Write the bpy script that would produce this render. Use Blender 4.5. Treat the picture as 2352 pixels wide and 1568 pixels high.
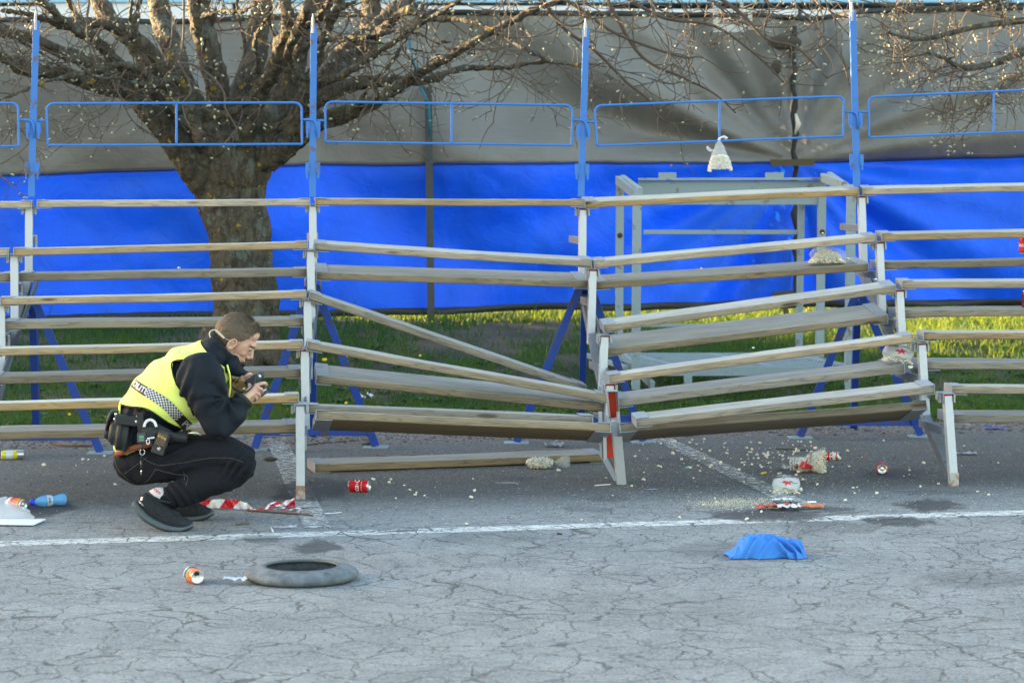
import bpy, bmesh, math, random
import numpy as np
from mathutils import Vector, Matrix, noise
from mathutils.bvhtree import BVHTree
random.seed(7); np.random.seed(7)
SC = bpy.context.scene
COL = SC.collection
for o in list(bpy.data.objects): bpy.data.objects.remove(o)

# ------------------------------------------------------------------ camera
ZC, FP, CX, CY = 1.74, 5000.0, 1176.0, 400.0      # eye height, focal length and horizon in photo units (2352 wide)
cam = bpy.data.cameras.new('camera'); camo = bpy.data.objects.new('camera', cam); COL.objects.link(camo)
camo.location = (0, 0, ZC); camo.rotation_euler = (math.pi/2, 0, 0)
cam.sensor_width = 36; cam.lens = 36*FP/2352; cam.shift_y = -(784-CY)/2352
cam.clip_start = .1; cam.clip_end = 2000
cam.dof.use_dof = True; cam.dof.focus_distance = 11.6; cam.dof.aperture_fstop = 4.0
SC.camera = camo

# ------------------------------------------------------------------ light: low sun behind the tarpaulin on the left
SUN = Vector((2.4, -1.0, -.25)).normalized()       # the way the light travels
el = math.asin(-SUN.z); 
sd = bpy.data.lights.new('sun', 'SUN'); so = bpy.data.objects.new('sun', sd); COL.objects.link(so)
so.rotation_euler = SUN.to_track_quat('-Z', 'Y').to_euler()
sd.energy = 5.0; sd.angle = math.radians(.5); sd.color = (1, .74, .42)
W = bpy.data.worlds.new('World'); SC.world = W; W.use_nodes = True
nt = W.node_tree; bg = nt.nodes['Background']; sky = nt.nodes.new('ShaderNodeTexSky')
sky.sky_type = 'NISHITA'; sky.sun_disc = False; sky.sun_elevation = el
sky.sun_rotation = math.atan2(-SUN.x, -SUN.y); sky.air_density = 1.0; sky.dust_density = 1.6; sky.ozone_density = .7
nt.links.new(sky.outputs[0], bg.inputs[0]); bg.inputs[1].default_value = .15
SC.view_settings.view_transform = 'Standard'; SC.view_settings.look = 'None'
SC.view_settings.exposure = 3.1; SC.view_settings.gamma = 1
SC.render.engine = 'CYCLES'

# ------------------------------------------------------------------ helpers
def P(x, y, d): return Vector(((x-CX)/FP*d, d, ZC-(y-CY)/FP*d))
def G(x, y, z=0.):                                    # point of the ground seen at x, y
    d = (ZC-z)*FP/(y-CY); return Vector(((x-CX)/FP*d, d, z))
def tag(o, label=None, cat=None, group=None, kind=None):
    if label: o['label'] = label
    if cat: o['category'] = cat
    if group: o['group'] = group
    if kind: o['kind'] = kind
    return o
def empty(name, loc, label, cat, group=None):
    o = bpy.data.objects.new(name, None); o.empty_display_size = .05; COL.objects.link(o); o.location = loc
    return tag(o, label, cat, group)
class MB:
    def __init__(s): s.v = []; s.f = []; s.m = []
    def add(s, vs, fs, m=0):
        n = len(s.v); s.v += [tuple(v) for v in vs]; s.f += [tuple(i+n for i in f) for f in fs]; s.m += [m]*len(fs); return s
    def box(s, o, a, b, c, m=0):                      # corner o, edge vectors a b c
        o, a, b, c = map(Vector, (o, a, b, c))
        if a.cross(b).dot(c) < 0: a, b = b, a
        vs = [o, o+a, o+a+b, o+b, o+c, o+a+c, o+a+b+c, o+b+c]
        return s.add(vs, [(0,3,2,1),(4,5,6,7),(0,1,5,4),(1,2,6,5),(2,3,7,6),(3,0,4,7)], m)
    def cbox(s, c, sx, sy, sz, R=None, m=0):
        R = R or Matrix.Identity(3); a, b, d = R@Vector((sx,0,0)), R@Vector((0,sy,0)), R@Vector((0,0,sz))
        return s.box(Vector(c)-(a+b+d)/2, a, b, d, m)
    def bar(s, p, q, w, h, up=(0,0,1), m=0):           # square bar from p to q
        p, q = Vector(p), Vector(q); t = (q-p).normalized(); up = Vector(up)
        sd = t.cross(up)
        if sd.length < 1e-3: sd = t.cross(Vector((0,1,0)))
        sd.normalize(); u = sd.cross(t).normalized()
        return s.box(p-sd*w/2-u*h/2, q-p, sd*w, u*h, m)
    def tube(s, pts, rad, n=8, m=0, dome=False):
        pts = [Vector(p) for p in pts]; k = len(pts)
        if not hasattr(rad, '__len__'): rad = [rad]*k
        rad = list(rad)
        ref = None; rings = []
        for i in range(k):
            t = (pts[min(i+1,k-1)]-pts[max(i-1,0)])
            t = t.normalized() if t.length > 1e-9 else Vector((0,0,1))
            if ref is None: ref = t.orthogonal().normalized()
            ref = (ref-t*ref.dot(t)); ref = ref.normalized() if ref.length > 1e-6 else t.orthogonal().normalized()
            b = t.cross(ref)
            rings.append([pts[i]+(ref*math.cos(2*math.pi*j/n)+b*math.sin(2*math.pi*j/n))*rad[i] for j in range(n)])
        vs = [v for r in rings for v in r]; fs = []
        for i in range(k-1):
            for j in range(n):
                a, b2 = i*n+j, i*n+(j+1) % n; fs.append((a, b2, b2+n, a+n))
        fs.append(tuple(reversed(range(n)))); fs.append(tuple((k-1)*n+j for j in range(n)))
        return s.add(vs, fs, m)
    def lathe(s, o, ax, prof, n=24, m=0, ref=None, mats=None):     # prof: (distance along ax, radius)
        o, ax = Vector(o), Vector(ax).normalized(); u = Vector(ref) if ref else ax.orthogonal(); u = (u-ax*u.dot(ax)).normalized(); w = ax.cross(u)
        vs = []; fs = []
        for (h, r) in prof:
            for j in range(n):
                a = 2*math.pi*j/n; vs.append(o+ax*h+(u*math.cos(a)+w*math.sin(a))*r)
        ms = []
        for i in range(len(prof)-1):
            for j in range(n):
                a, b = i*n+j, i*n+(j+1) % n; fs.append((a, b, b+n, a+n)); ms.append(mats[i] if mats else m)
        n0 = len(s.v); s.add(vs, fs); s.m[-len(fs):] = ms
        return s
    def ell(s, c, R, r, nu=20, nv=14, m=0):
        vs = []; fs = []
        for i in range(nv+1):
            th = math.pi*i/nv
            for j in range(nu):
                ph = 2*math.pi*j/nu
                vs.append(Vector(c)+R@Vector((r[0]*math.sin(th)*math.cos(ph), r[1]*math.sin(th)*math.sin(ph), r[2]*math.cos(th))))
        for i in range(nv):
            for j in range(nu):
                a, b = i*nu+j, i*nu+(j+1) % nu; fs.append((a, a+nu, b+nu, b))
        return s.add(vs, fs, m)
    def build(s, name, mats, parent=None, smooth=False, origin=None, bevel=0):
        me = bpy.data.meshes.new(name)
        o0 = Vector(origin) if origin is not None else Vector((0,0,0))
        if parent is not None and origin is None: o0 = Vector((0,0,0))
        me.from_pydata([tuple(Vector(v)-o0) for v in s.v], [], s.f)
        if not isinstance(mats, (list, tuple)): mats = [mats]
        for m in mats: me.materials.append(m)
        if len(mats) > 1: me.polygons.foreach_set('material_index', s.m)
        if smooth: me.polygons.foreach_set('use_smooth', [True]*len(me.polygons))
        me.update()
        o = bpy.data.objects.new(name, me); COL.objects.link(o); o.location = o0
        if bevel:
            b = o.modifiers.new('b', 'BEVEL'); b.width = bevel; b.segments = 2; b.limit_method = 'ANGLE'; b.angle_limit = math.radians(40)
        if parent is not None:
            o.parent = parent; o.location = o0-parent_world(parent) if parent.rotation_mode and True else o0
        return o
def parent_world(p):
    v = Vector(p.location)
    while p.parent: p = p.parent; v += Vector(p.location)
    return v
def link(name, me, parent=None, loc=(0,0,0)):
    o = bpy.data.objects.new(name, me); COL.objects.link(o); o.location = loc
    if parent: o.parent = parent
    return o

# ------------------------------------------------------------------ node helpers
class NT:
    def __init__(s, name):
        s.m = bpy.data.materials.new(name); s.m.use_nodes = True; s.t = s.m.node_tree; s.b = s.t.nodes['Principled BSDF']; s.out = s.t.nodes['Material Output']
    def n(s, t, **k):
        d = s.t.nodes.new('ShaderNode'+t)
        for a, b in k.items(): setattr(d, a, b)
        return d
    def l(s, a, b): s.t.links.new(a, b)
    def val(s, sock, v):
        if hasattr(v, 'is_output') or isinstance(v, bpy.types.NodeSocket): s.l(v, sock)
        else: sock.default_value = v
    def math(s, op, a, b=0., c=0., clamp=False):
        d = s.n('Math', operation=op, use_clamp=clamp); s.val(d.inputs[0], a); s.val(d.inputs[1], b); s.val(d.inputs[2], c); return d.outputs[0]
    def mix(s, f, a, b, bt='MIX'):
        d = s.n('Mix', data_type='RGBA', blend_type=bt); s.val(d.inputs[0], f)
        for i, v in ((6, a), (7, b)):
            s.val(d.inputs[i], v if not isinstance(v, tuple) or len(v) == 4 else (*v, 1))
        return d.outputs[2]
    def noise(s, vec, scale, detail=4, rough=.55, dist=0., col=False):
        d = s.n('TexNoise'); s.val(d.inputs['Scale'], scale); d.inputs['Detail'].default_value = detail; d.inputs['Roughness'].default_value = rough
        d.inputs['Distortion'].default_value = dist
        if vec is not None: s.l(vec, d.inputs['Vector'])
        return d.outputs['Color' if col else 'Fac']
    def ramp(s, f, lo, hi, a=0., b=1.):
        d = s.n('MapRange'); d.interpolation_type = 'SMOOTHSTEP'; s.val(d.inputs[0], f)
        for i, v in ((1, lo), (2, hi), (3, a), (4, b)): s.val(d.inputs[i], v)
        return d.outputs[0]
    def mapping(s, vec, scale=(1,1,1), loc=(0,0,0), rot=(0,0,0)):
        d = s.n('Mapping'); s.l(vec, d.inputs[0]); s.val(d.inputs['Scale'], scale); s.val(d.inputs['Location'], loc); d.inputs['Rotation'].default_value = rot; return d.outputs[0]
    def bump(s, h, strength=.3, dist=.01):
        d = s.n('Bump'); d.inputs['Strength'].default_value = strength; d.inputs['Distance'].default_value = dist; s.l(h, d.inputs['Height']); s.l(d.outputs[0], s.b.inputs['Normal']); return d.outputs[0]
    def obj(s): return s.n('TexCoord').outputs['Object']
    def pos(s): return s.n('NewGeometry').outputs['Position']
    def set(s, **k):
        for a, v in k.items():
            s.val(s.b.inputs[{'color':'Base Color','rough':'Roughness','metal':'Metallic','spec':'Specular IOR Level','trans':'Transmission Weight','alpha':'Alpha','sub':'Subsurface Weight','coat':'Coat Weight','ior':'IOR'}[a]], (*v, 1) if isinstance(v, tuple) and len(v) == 3 else v)
        return s
def simple(name, col, rough=.6, metal=0., var=.25, scale=30., bump=.15, bd=.002, dirt=None, dscale=6., dlo=.55, dhi=.7):
    t = NT(name); p = t.obj(); f = t.noise(p, scale, 5)
    c = t.mix(f, tuple(x*(1-var) for x in col), tuple(min(1, x*(1+var)) for x in col))
    if dirt: c = t.mix(t.ramp(t.noise(p, dscale, 6, .65), dlo, dhi), c, (*dirt, 1))
    t.set(color=c, rough=rough, metal=metal)
    if bump: t.bump(t.noise(p, scale*2.5, 4), bump, bd)
    return t.m
# ================================================================== SETTING
M0 = .14                                           # the stand, kerb line and tarpaulin run away to the right
def dline(x, d0): return d0/(1-M0*(x-CX)/FP)
def dp(X, Y): return Y-M0*X
def sm(t): t = max(0., min(1., t)); return t*t*(3-2*t)
def terrain(X, Y):
    q = dp(X, Y)
    h = .41-.21*sm((X+.3)/3.6)
    z = h*sm((q-15.0)/5.5)
    n = noise.noise(Vector((X*.6, Y*.6, 3)))*.05+noise.noise(Vector((X*2.1, Y*2.1, 9)))*.02
    return z+n*sm((q-15)/1.2)-.03*(1-sm((q-14.6)/.5))

# --- ground sheet
def grid_mesh(name, xs, ys, zf, mat):
    vs = [(x, y, zf(x, y)) for y in ys for x in xs]; n = len(xs)
    fs = [(j*n+i, j*n+i+1, (j+1)*n+i+1, (j+1)*n+i) for j in range(len(ys)-1) for i in range(n-1)]
    me = bpy.data.meshes.new(name); me.from_pydata(vs, [], fs); me.materials.append(mat)
    me.polygons.foreach_set('use_smooth', [True]*len(fs)); o = link(name, me); return o
t = NT('soil'); p = t.pos()
n1 = t.noise(p, 1.1, 5); n2 = t.noise(p, 40, 6, .7)
c = t.mix(t.ramp(n1, .4, .6), (.015, .04, .012), (.17, .13, .09)); c = t.mix(n2, c, (.05, .045, .035), 'MIX')
far = t.math('GREATER_THAN', t.n('SeparateXYZ').outputs[0], 1e9)
t.set(color=t.mix(.16, c, t.mix(n2, (.08, .065, .045), (.20, .16, .12))), rough=.95); t.bump(n2, .8, .03); SOIL = t.m
xs = [-400, -150, -60, -25, -15]+[x*.12 for x in range(-84, 85)]+[15, 25, 60, 150, 400]
ys = [-60, -20, 0, 8, 12]+[14+i*.1 for i in range(130)]+[28, 32, 40, 60, 120, 250, 600]
o = grid_mesh('ground', xs, ys, terrain, SOIL); tag(o, 'earth and soil of the grass bank rising behind the stand', 'ground', kind='structure')

# --- asphalt (also used, with a paint mask, for the worn white lines)
STAINS = [(735,1118,95,22,.75),(690,1140,60,14,.6),(1190,1099,45,7,.3),(100,1165,72,24,.85),(725,1256,62,18,.75),(600,1237,45,9,.5),(1770,1183,130,15,.9),(1880,1168,90,9,.6),
          (2130,1158,85,15,.8),(2075,1196,85,12,.75),(1400,1145,50,7,.35),(1350,1170,70,8,.3),(1790,1082,70,8,.5),(2040,1090,70,12,.7),(2090,1084,80,8,.5),(1900,1210,120,14,.35),
          (1700,1262,200,22,.32),(1500,1395,300,50,.12),(900,1440,420,40,.08),(640,1335,60,8,.5),(490,1338,55,7,.4),(1560,1060,90,8,.3),(2150,1130,100,6,.3),(300,1100,300,14,.25),(2240,1330,170,24,.28),(1120,1235,120,16,.22)]
def asphalt_nodes(t, paint=False, thr=.5):
    p = t.pos(); sep = t.n('SeparateXYZ'); t.l(p, sep.inputs[0]); X, Y = sep.outputs[0], sep.outputs[1]
    q = t.math('SUBTRACT', Y, t.math('MULTIPLY', X, M0))
    big = t.noise(p, .55, 4); mid = t.noise(p, 2.6, 6, .65); fine = t.noise(p, 95, 5, .75); gr = t.noise(p, 320, 3, .6)
    col = t.mix(big, (.205, .220, .234), (.262, .278, .292))
    col = t.mix(t.ramp(mid, .35, .7), col, (.335, .35, .362)); 
    # darker strip under the stand
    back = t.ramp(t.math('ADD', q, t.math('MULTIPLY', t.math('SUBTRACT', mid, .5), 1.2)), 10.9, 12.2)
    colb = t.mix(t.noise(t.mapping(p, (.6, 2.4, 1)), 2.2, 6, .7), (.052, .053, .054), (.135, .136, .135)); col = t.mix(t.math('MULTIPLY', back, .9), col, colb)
    fr = t.math('MULTIPLY', t.ramp(fine, .30, .72), .55); col = t.mix(fr, t.mix(.30, col, (.05, .05, .05)), t.mix(.25, col, (.46, .47, .48)))
    sp = t.n('TexVoronoi'); sp.inputs['Scale'].default_value = 130; t.l(p, sp.inputs['Vector'])
    rnd = t.n('SeparateColor'); t.l(sp.outputs['Color'], rnd.inputs[0])
    lt = t.math('GREATER_THAN', rnd.outputs[0], .93); col = t.mix(t.math('MULTIPLY', lt, .45), col, (.5, .49, .46))
    dk = t.math('LESS_THAN', rnd.outputs[0], .10); col = t.mix(t.math('MULTIPLY', dk, .5), col, (.05, .05, .05))
    # cracks, two sizes, wavering
    w = t.n('VectorMath', operation='ADD'); t.l(p, w.inputs[0])
    w2 = t.n('VectorMath', operation='SCALE'); w1 = t.n('VectorMath', operation='SUBTRACT'); t.l(t.noise(p, 3.5, 6, .6, col=True), w1.inputs[0]); w1.inputs[1].default_value = (.5, .5, .5)
    t.l(w1.outputs[0], w2.inputs[0]); w2.inputs['Scale'].default_value = .26; t.l(w2.outputs[0], w.inputs[1])
    crack = None; hh = None
    for sc, wd, k, off in ((4.6, .012, 1., 0), (8.3, .007, .55, 7.3), (1.7, .012, 1., 5.9)):
        v = t.n('TexVoronoi', feature='DISTANCE_TO_EDGE'); v.inputs['Scale'].default_value = sc
        t.l(t.mapping(w.outputs[0], (1, 1.25, 0.), (off, off, 0)), v.inputs['Vector'])
        wid = t.math('MULTIPLY', t.ramp(t.noise(t.mapping(p, (1,1,1), (off*3, 1, 0)), 1.6, 4, .7), .31, .58), wd*sc*.52)
        m = t.ramp(v.outputs['Distance'], t.math('MULTIPLY', wid, .15), wid, 1., 0.)
        m = t.math('MULTIPLY', m, k); crack = m if crack is None else t.math('MAXIMUM', crack, m)
    fade = t.ramp(q, 10.6, 12.3, 1., .22); crack = t.math('MULTIPLY', crack, fade)
    # wet and oily stains
    st = None
    for (x, y, rx, ry, k) in STAINS:
        c0 = G(x, y); s0 = FP/c0.y; ax = rx/s0; ay = ry/s0*c0.y/ZC
        mp = t.mapping(w.outputs[0], (1/ax, 1/ay, 0.), (-c0.x/ax, -c0.y/ay, 0.)); ln = t.n('VectorMath', operation='LENGTH'); t.l(mp, ln.inputs[0])
        rr = t.math('ADD', ln.outputs['Value'], t.math('MULTIPLY', t.math('SUBTRACT', t.noise(t.mapping(p, (1, .45, 1)), 6, 8, .78), .5), 2.2))
        m = t.math('MULTIPLY', t.ramp(rr, .70, 1.12, 1., 0.), min(1., k*1.3)); st = m if st is None else t.math('MAXIMUM', st, m)
    rough = t.math('SUBTRACT', .88, t.math('MULTIPLY', st, .3))
    if paint:
        wear = t.noise(t.mapping(p, (1.6, 2., 1)), 13, 8, .8); cov = t.ramp(wear, thr-.05, thr+.05)
        cov = t.math('MULTIPLY', cov, t.math('SUBTRACT', 1, t.math('MULTIPLY', crack, .9)))
        pc = t.mix(t.noise(p, 14, 5, .7), (.50, .52, .52), (.74, .76, .75)); col = t.mix(cov, col, pc)
    col = t.mix(t.math('MULTIPLY', crack, .76), col, (.035, .036, .038))
    col = t.mix(t.math('MULTIPLY', st, .85), col, (.035, .034, .033))
    # gravel towards the bank
    gv = t.ramp(t.math('ADD', q, t.math('MULTIPLY', t.math('SUBTRACT', mid, .5), .9)), 14.0, 14.6)
    vg = t.n('TexVoronoi'); vg.inputs['Scale'].default_value = 38; t.l(p, vg.inputs['Vector']); rg = t.n('SeparateColor'); t.l(vg.outputs['Color'], rg.inputs[0])
    gc = t.mix(rg.outputs[0], (.10, .09, .085), (.36, .31, .30)); gc = t.mix(t.ramp(vg.outputs['Distance'], .3, .75), gc, (.06, .055, .05)); col = t.mix(t.math('MULTIPLY', gv, .9), col, gc)
    t.set(color=col, rough=rough)
    h = t.math('ADD', t.math('MULTIPLY', fine, .5), t.math('MULTIPLY', gr, .3)); h = t.math('SUBTRACT', h, t.math('MULTIPLY', crack, 1.6)); h = t.math('ADD', h, t.math('MULTIPLY', t.math('MULTIPLY', vg.outputs['Distance'], gv), -1.5))
    t.bump(h, .55, .006); return t.m
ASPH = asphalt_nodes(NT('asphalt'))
PAINT = asphalt_nodes(NT('worn_white_paint'), True, .47); PAINT2 = asphalt_nodes(NT('faded_white_paint'), True, .528)
def edge_road(X): return 14.95+noise.noise(Vector((X*.9, 0, 0)))*.18+noise.noise(Vector((X*3.3, 5, 0)))*.06
xs2 = [-30, -15, -9]+[x*.1 for x in range(-70, 71)]+[9, 15, 30]
vs = []; fs = []
for i, x in enumerate(xs2):
    e = edge_road(x)+M0*x; vs += [(x, -25, 0), (x, 5, 0), (x, 13.6+M0*x, 0), (x, e-.1, .002), (x, e, -.02)]
for i in range(len(xs2)-1):
    for j in range(4): a = i*5+j; fs.append((a, a+5, a+6, a+1))
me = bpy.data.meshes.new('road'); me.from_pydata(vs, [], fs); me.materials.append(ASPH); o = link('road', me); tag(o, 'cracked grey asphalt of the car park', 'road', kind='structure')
def strip(name, a, b, wa, wb, mat, z=.0013, lab=''):
    a, b = Vector(a), Vector(b); n = 60; m = MB(); vs = []
    t_ = (b-a).normalized(); s_ = Vector((-t_.y, t_.x, 0))
    for i in range(n+1):
        c0 = a.lerp(b, i/n); w = wa+(wb-wa)*i/n
        for s in (-1, 1):
            q = c0+s_*s*(w/2+noise.noise(Vector((i*.9, s*5, 1)))*.006); vs.append((q.x, q.y, z))
    o = m.add(vs, [(2*i, 2*i+2, 2*i+3, 2*i+1) if True else 0 for i in range(n)]).build(name, mat)
    bm = bmesh.new(); bm.from_mesh(o.data); bmesh.ops.recalc_face_normals(bm, faces=bm.faces)
    if sum(f.normal.z for f in bm.faces) < 0: bmesh.ops.reverse_faces(bm, faces=bm.faces)
    bm.to_mesh(o.data); bm.free(); tag(o, lab, 'road marking', kind='structure'); return o
strip('road_marking', G(-500, 1264), G(2900, 1160), .145, .145, PAINT, lab='thin worn white line running the length of the car park')
strip('road_marking', G(630, 1000), G(729, 1212), .135, .135, PAINT2, .0022, 'faded white bay line beside the left front leg of the stand')
strip('road_marking', G(1500, 998), G(1872, 1176), .14, .14, PAINT2, .0022, 'faded white bay line running under the popcorn litter')

# --- tarpaulin fence
TX0, TX1 = -34., 9.
def tarp_d(X): return 20.+M0*X
KN = P(1822, 372, 20.5)
def tarp_off(X, Z):
    dx, dz = X-KN.x, Z-KN.z; r = math.hypot(dx, dz)+1e-6; a = math.atan2(dz, dx)
    sg = 1 if dx < 0 else 1
    amp = .088*min(1, r/1.0)*math.exp(-max(0, r-2.2)/1.9)
    f = math.sin(a*9+.6*math.sin(a*4+1)+r*.25+(0 if dx < 0 else 1.3))+.55*math.sin(a*19+2+r*.5*math.sin(a*3))
    y = amp*f
    u = X*.8+Z*1.1
    y += .10*math.sin(u*2.1+1.3*math.sin(X*.7+Z*.5))*sm((-dx-.6)/2.5+.15)
    y += .03*math.sin((X*1.7-Z*.9)*1.6+2*math.sin(Z*1.3+X*.4))
    y += .040*noise.noise(Vector((X*1.5+Z*1.6, Z*2.4-X*1.1, 4.)))+.016*noise.noise(Vector((X*3.6+Z*3, Z*3.1-X*2.9, 1.)))+.010*noise.noise(Vector((X*6, Z*5, 8.)))
    return y*.95
def tarp_xyz(X, Z): return Vector((X, tarp_d(X)+tarp_off(X, Z), Z))
def zof(X, y): return ZC-(y-CY)/FP*tarp_d(X)
def yline(X, pts):
    x = CX+X/tarp_d(X)*FP
    for (a, b), (c, d) in zip(pts, pts[1:]):
        if x <= c or (c, d) == pts[-1]: return b+(d-b)*max(-.6, min(1.6, (x-a)/(c-a)))+2.6*noise.noise(Vector((x*.006, b*.01, 0)))+1.2*noise.noise(Vector((x*.03, b*.01, 0)))
top_l = [(0, 44), (350, 46), (1000, 24), (1750, 34), (1870, 38), (1960, 26), (2352, 12)]
seam_l = [(0, 403), (700, 378), (1340, 374), (1822, 373), (2352, 357)]
bot_l = [(0, 737), (985, 719), (1500, 706), (2352, 700)]
def cloth(name, mat, la, lb, nz, parent, off=0, x0=TX0, x1=TX1):
    xs = [x0+i*.05 for i in range(int((x1-x0)/.05)+1) if x0+i*.05 > -7 or i % 6 == 0]; vs = []; n = len(xs)
    for j in range(nz+1):
        for X in xs:
            Xc = max(X, -5.0); za, zb = zof(Xc, yline(Xc, la)), zof(Xc, yline(Xc, lb)); up = .06*min(6, max(0, -5-X)); za += up if la[0][1] < 100 else 0; zb += up if lb[0][1] < 100 else 0; Z = za+(zb-za)*j/nz; v = tarp_xyz(X, Z); vs.append((v.x, v.y+off, v.z))  # out of view at the left the sheet runs on and rises to shade the stand
    fs = [(j*n+i, j*n+i+1, (j+1)*n+i+1, (j+1)*n+i) for j in range(nz) for i in range(n-1)]
    m = MB(); m.add(vs, fs); o = m.build(name, mat, parent, smooth=True)
    s = o.modifiers.new('s', 'SOLIDIFY'); s.thickness = .004; return o
def tarpmat(name, c1, c2, tl, rough=.45, dirt=None):
    t = NT(name); p = t.pos()
    col = t.mix(t.noise(p, 1.3, 5, .6), (*c1, 1), (*c2, 1)); ws = t.noise(t.mapping(p, (1, 1, 22)), 3, 3); col = t.mix(t.math('MULTIPLY', t.ramp(ws, .5, .75), .15), col, (*[min(1, x*1.3) for x in c2], 1))
    if dirt: col = t.mix(t.ramp(t.noise(p, 1.8, 7, .7), .58, .75, 0, .3), col, (*dirt, 1))
    cr = t.noise(p, 5, 7, .62, .8)
    t.set(color=col, rough=rough); nb = t.bump(cr, .42, .05)
    tr = t.n('BsdfTranslucent'); t.l(col, tr.inputs[0]); t.l(nb, tr.inputs['Normal']); mx = t.n('MixShader'); mx.inputs[0].default_value = tl
    t.l(t.b.outputs[0], mx.inputs[1]); t.l(tr.outputs[0], mx.inputs[2]); t.l(mx.outputs[0], t.out.inputs[0]); return t.m
TGREY = tarpmat('grey_tarpaulin', (.170, .170, .168), (.245, .242, .236), .20, dirt=(.10, .095, .09))
TBLUE = tarpmat('blue_tarpaulin', (.003, .085, .60), (.010, .20, .95), .30, .55)
HEM = simple('black_hem', (.02, .022, .026), .6)
tf = empty('tarpaulin_fence', (0, 20, 0), 'long tarpaulin wall with a grey upper half and bright blue lower half behind the tree', 'tarpaulin')
cloth('grey_sheet', TGREY, top_l, seam_l, 44, tf); cloth('blue_sheet', TBLUE, seam_l, bot_l, 36, tf, .006)
cloth('top_hem', HEM, [(a, b-3) for a, b in top_l], [(a, b+9) for a, b in top_l], 2, tf, -.012)
cloth('bottom_hem', HEM, [(a, b-13) for a, b in bot_l], [(a, b+3) for a, b in bot_l], 2, tf, -.012)
cloth('seam', simple('seam_tape', (.015, .03, .12), .6), [(a, b-2) for a, b in seam_l], [(a, b+3) for a, b in seam_l], 1, tf, -.008)
POLEM = simple('dull_grey_steel', (.06, .068, .075), .5, .3, .3)
m = MB(); m.bar(P(984, 200, 19.75), P(990, 738, 19.75), .065, .05, (0, 1, 0)); m.bar(P(965, 200, 19.8), P(984, 215, 19.75), .04, .04); o = m.build('fence_post', POLEM, tf)
m = MB(); m.tube([P(935, 80, 19.7), P(950, 140, 19.65), P(965, 200, 19.65), P(984, 235, 19.65), P(988, 310, 19.65)], .014, 6); m.build('rope', simple('teal_rope', (.01, .16, .25), .7), tf, True)
BLK = simple('black_strap', (.015, .015, .016), .7)
m = MB(); pts = [P(1822+4*math.sin(i*1.7)+i*.25, 62+i*20.5, 20.2+.02*math.sin(i*2.3)) for i in range(32)]; m.tube(pts, [.022+.012*(i % 3 == 0) for i in range(32)], 7); m.build('lacing', BLK, tf, True)
OLV = simple('olive_wood', (.075, .062, .03), .8)
m = MB(); m.bar(P(1770, 374, 20.1), P(1870, 373, 20.1), .05, .06, (0, 0, 1)); m.build('toggle_bar', OLV, tf)
m = MB(); m.bar(P(1775, 678, 20.2), P(1842, 672, 20.2), .05, .06); m.bar(P(1800, 690, 20.2), P(1806, 720, 20.2), .05, .05, (0,1,0)); m.build('lower_toggle', OLV, tf)
m = MB(); m.ell(P(1802, 98, 20.1), Matrix.Identity(3), (.16, .05, .07)); m.ell(P(1783, 155, 20.1), Matrix.Identity(3), (.05, .04, .07)); m.build('knot', simple('brown_rag', (.05, .04, .03), .9), tf, True)
m = MB(); m.box(P(1638, 74, 20.05), (.05, 0, 0), (0, .003, 0), (0, 0, .28)); m.box(P(1638, 74, 20.04), (.3, 0, 0), (0, .003, 0), (0, 0, .07)); m.box(P(1700, 60, 20.05), (.03, 0, 0), (0, .003, 0), (0, 0, .22)); m.box(P(1718, 68, 20.04), (.04, 0, 0), (0, .003, 0), (0, 0, .2))
m.build('printed_mark', simple('white_print', (.45, .44, .42), .6), tf)
m = MB(); m.tube([P(1828, 262, 20.1), P(1834, 285, 20.07), P(1826, 310, 20.1)], [.01, .026, .006], 8); m.build('gap_light', simple('gap_light_cream', (.6, .55, .45), .8), tf, True)  # daylight through the gap, put in as a small pale tube

# --- pale marquee roof far behind (raised on poles)
WH = simple('white_canvas', (.62, .66, .70), .6, 0, .08, 3); WB = simple('pale_blue_canvas', (.25, .45, .62), .6, 0, .08, 3)
mq = empty('marquee', (2, 30, .4), 'white and pale blue marquee roof showing above the tarpaulin', 'marquee')
m = MB()
for i in range(9):
    x = -9+i*2.6; m.box((x, 30, 3.55), (2.54, 0, 0), (0, 3, 0), (0, 0, .50+.05*math.sin(i)))
m.build('roof', WH, mq)
m = MB(); m.box((-9, 29.95, 4.1), (23.4, 0, 0), (0, 3, 0), (0, 0, .07)); m.build('roof_edge', WB, mq)
for x in (-8.5, -2.5, 3.5, 9.5, 13.5):
    m = MB(); m.bar((x, 30.2, terrain(x, 30)), (x, 30.2, 3.55), .07, .07, (0, 1, 0)); m.build('pole', WH, mq)

# --- grass
def grassmat():
    t = NT('grass_blade'); p = t.pos(); r = t.n('ObjectInfo')
    at = t.n('Attribute'); at.attribute_name = 'shade'
    c = t.mix(at.outputs['Fac'], (.006, .085, .030), (.030, .165, .042)); c = t.mix(t.ramp(t.noise(p, 2.2, 4), .45, .7, 0, .5), c, (.10, .17, .03)); c = t.mix(t.math('GREATER_THAN', at.outputs['Fac'], .975), c, (.35, .30, .14))
    t.set(color=c, rough=.5, spec=.25); tr = t.n('BsdfTranslucent'); t.l(t.mix(.42, c, (.42, .40, .02)), tr.inputs[0]); mx = t.n('MixShader'); mx.inputs[0].default_value = .5
    t.l(t.b.outputs[0], mx.inputs[1]); t.l(tr.outputs[0], mx.inputs[2]); t.l(mx.outputs[0], t.out.inputs[0]); return t.m
BARE = [(1180, 765, 150, 28), (1090, 800, 130, 30), (1230, 880, 90, 22), (1330, 830, 60, 20), (980, 840, 50, 16), (1270, 745, 60, 10), (560, 845, 90, 14)]
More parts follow.
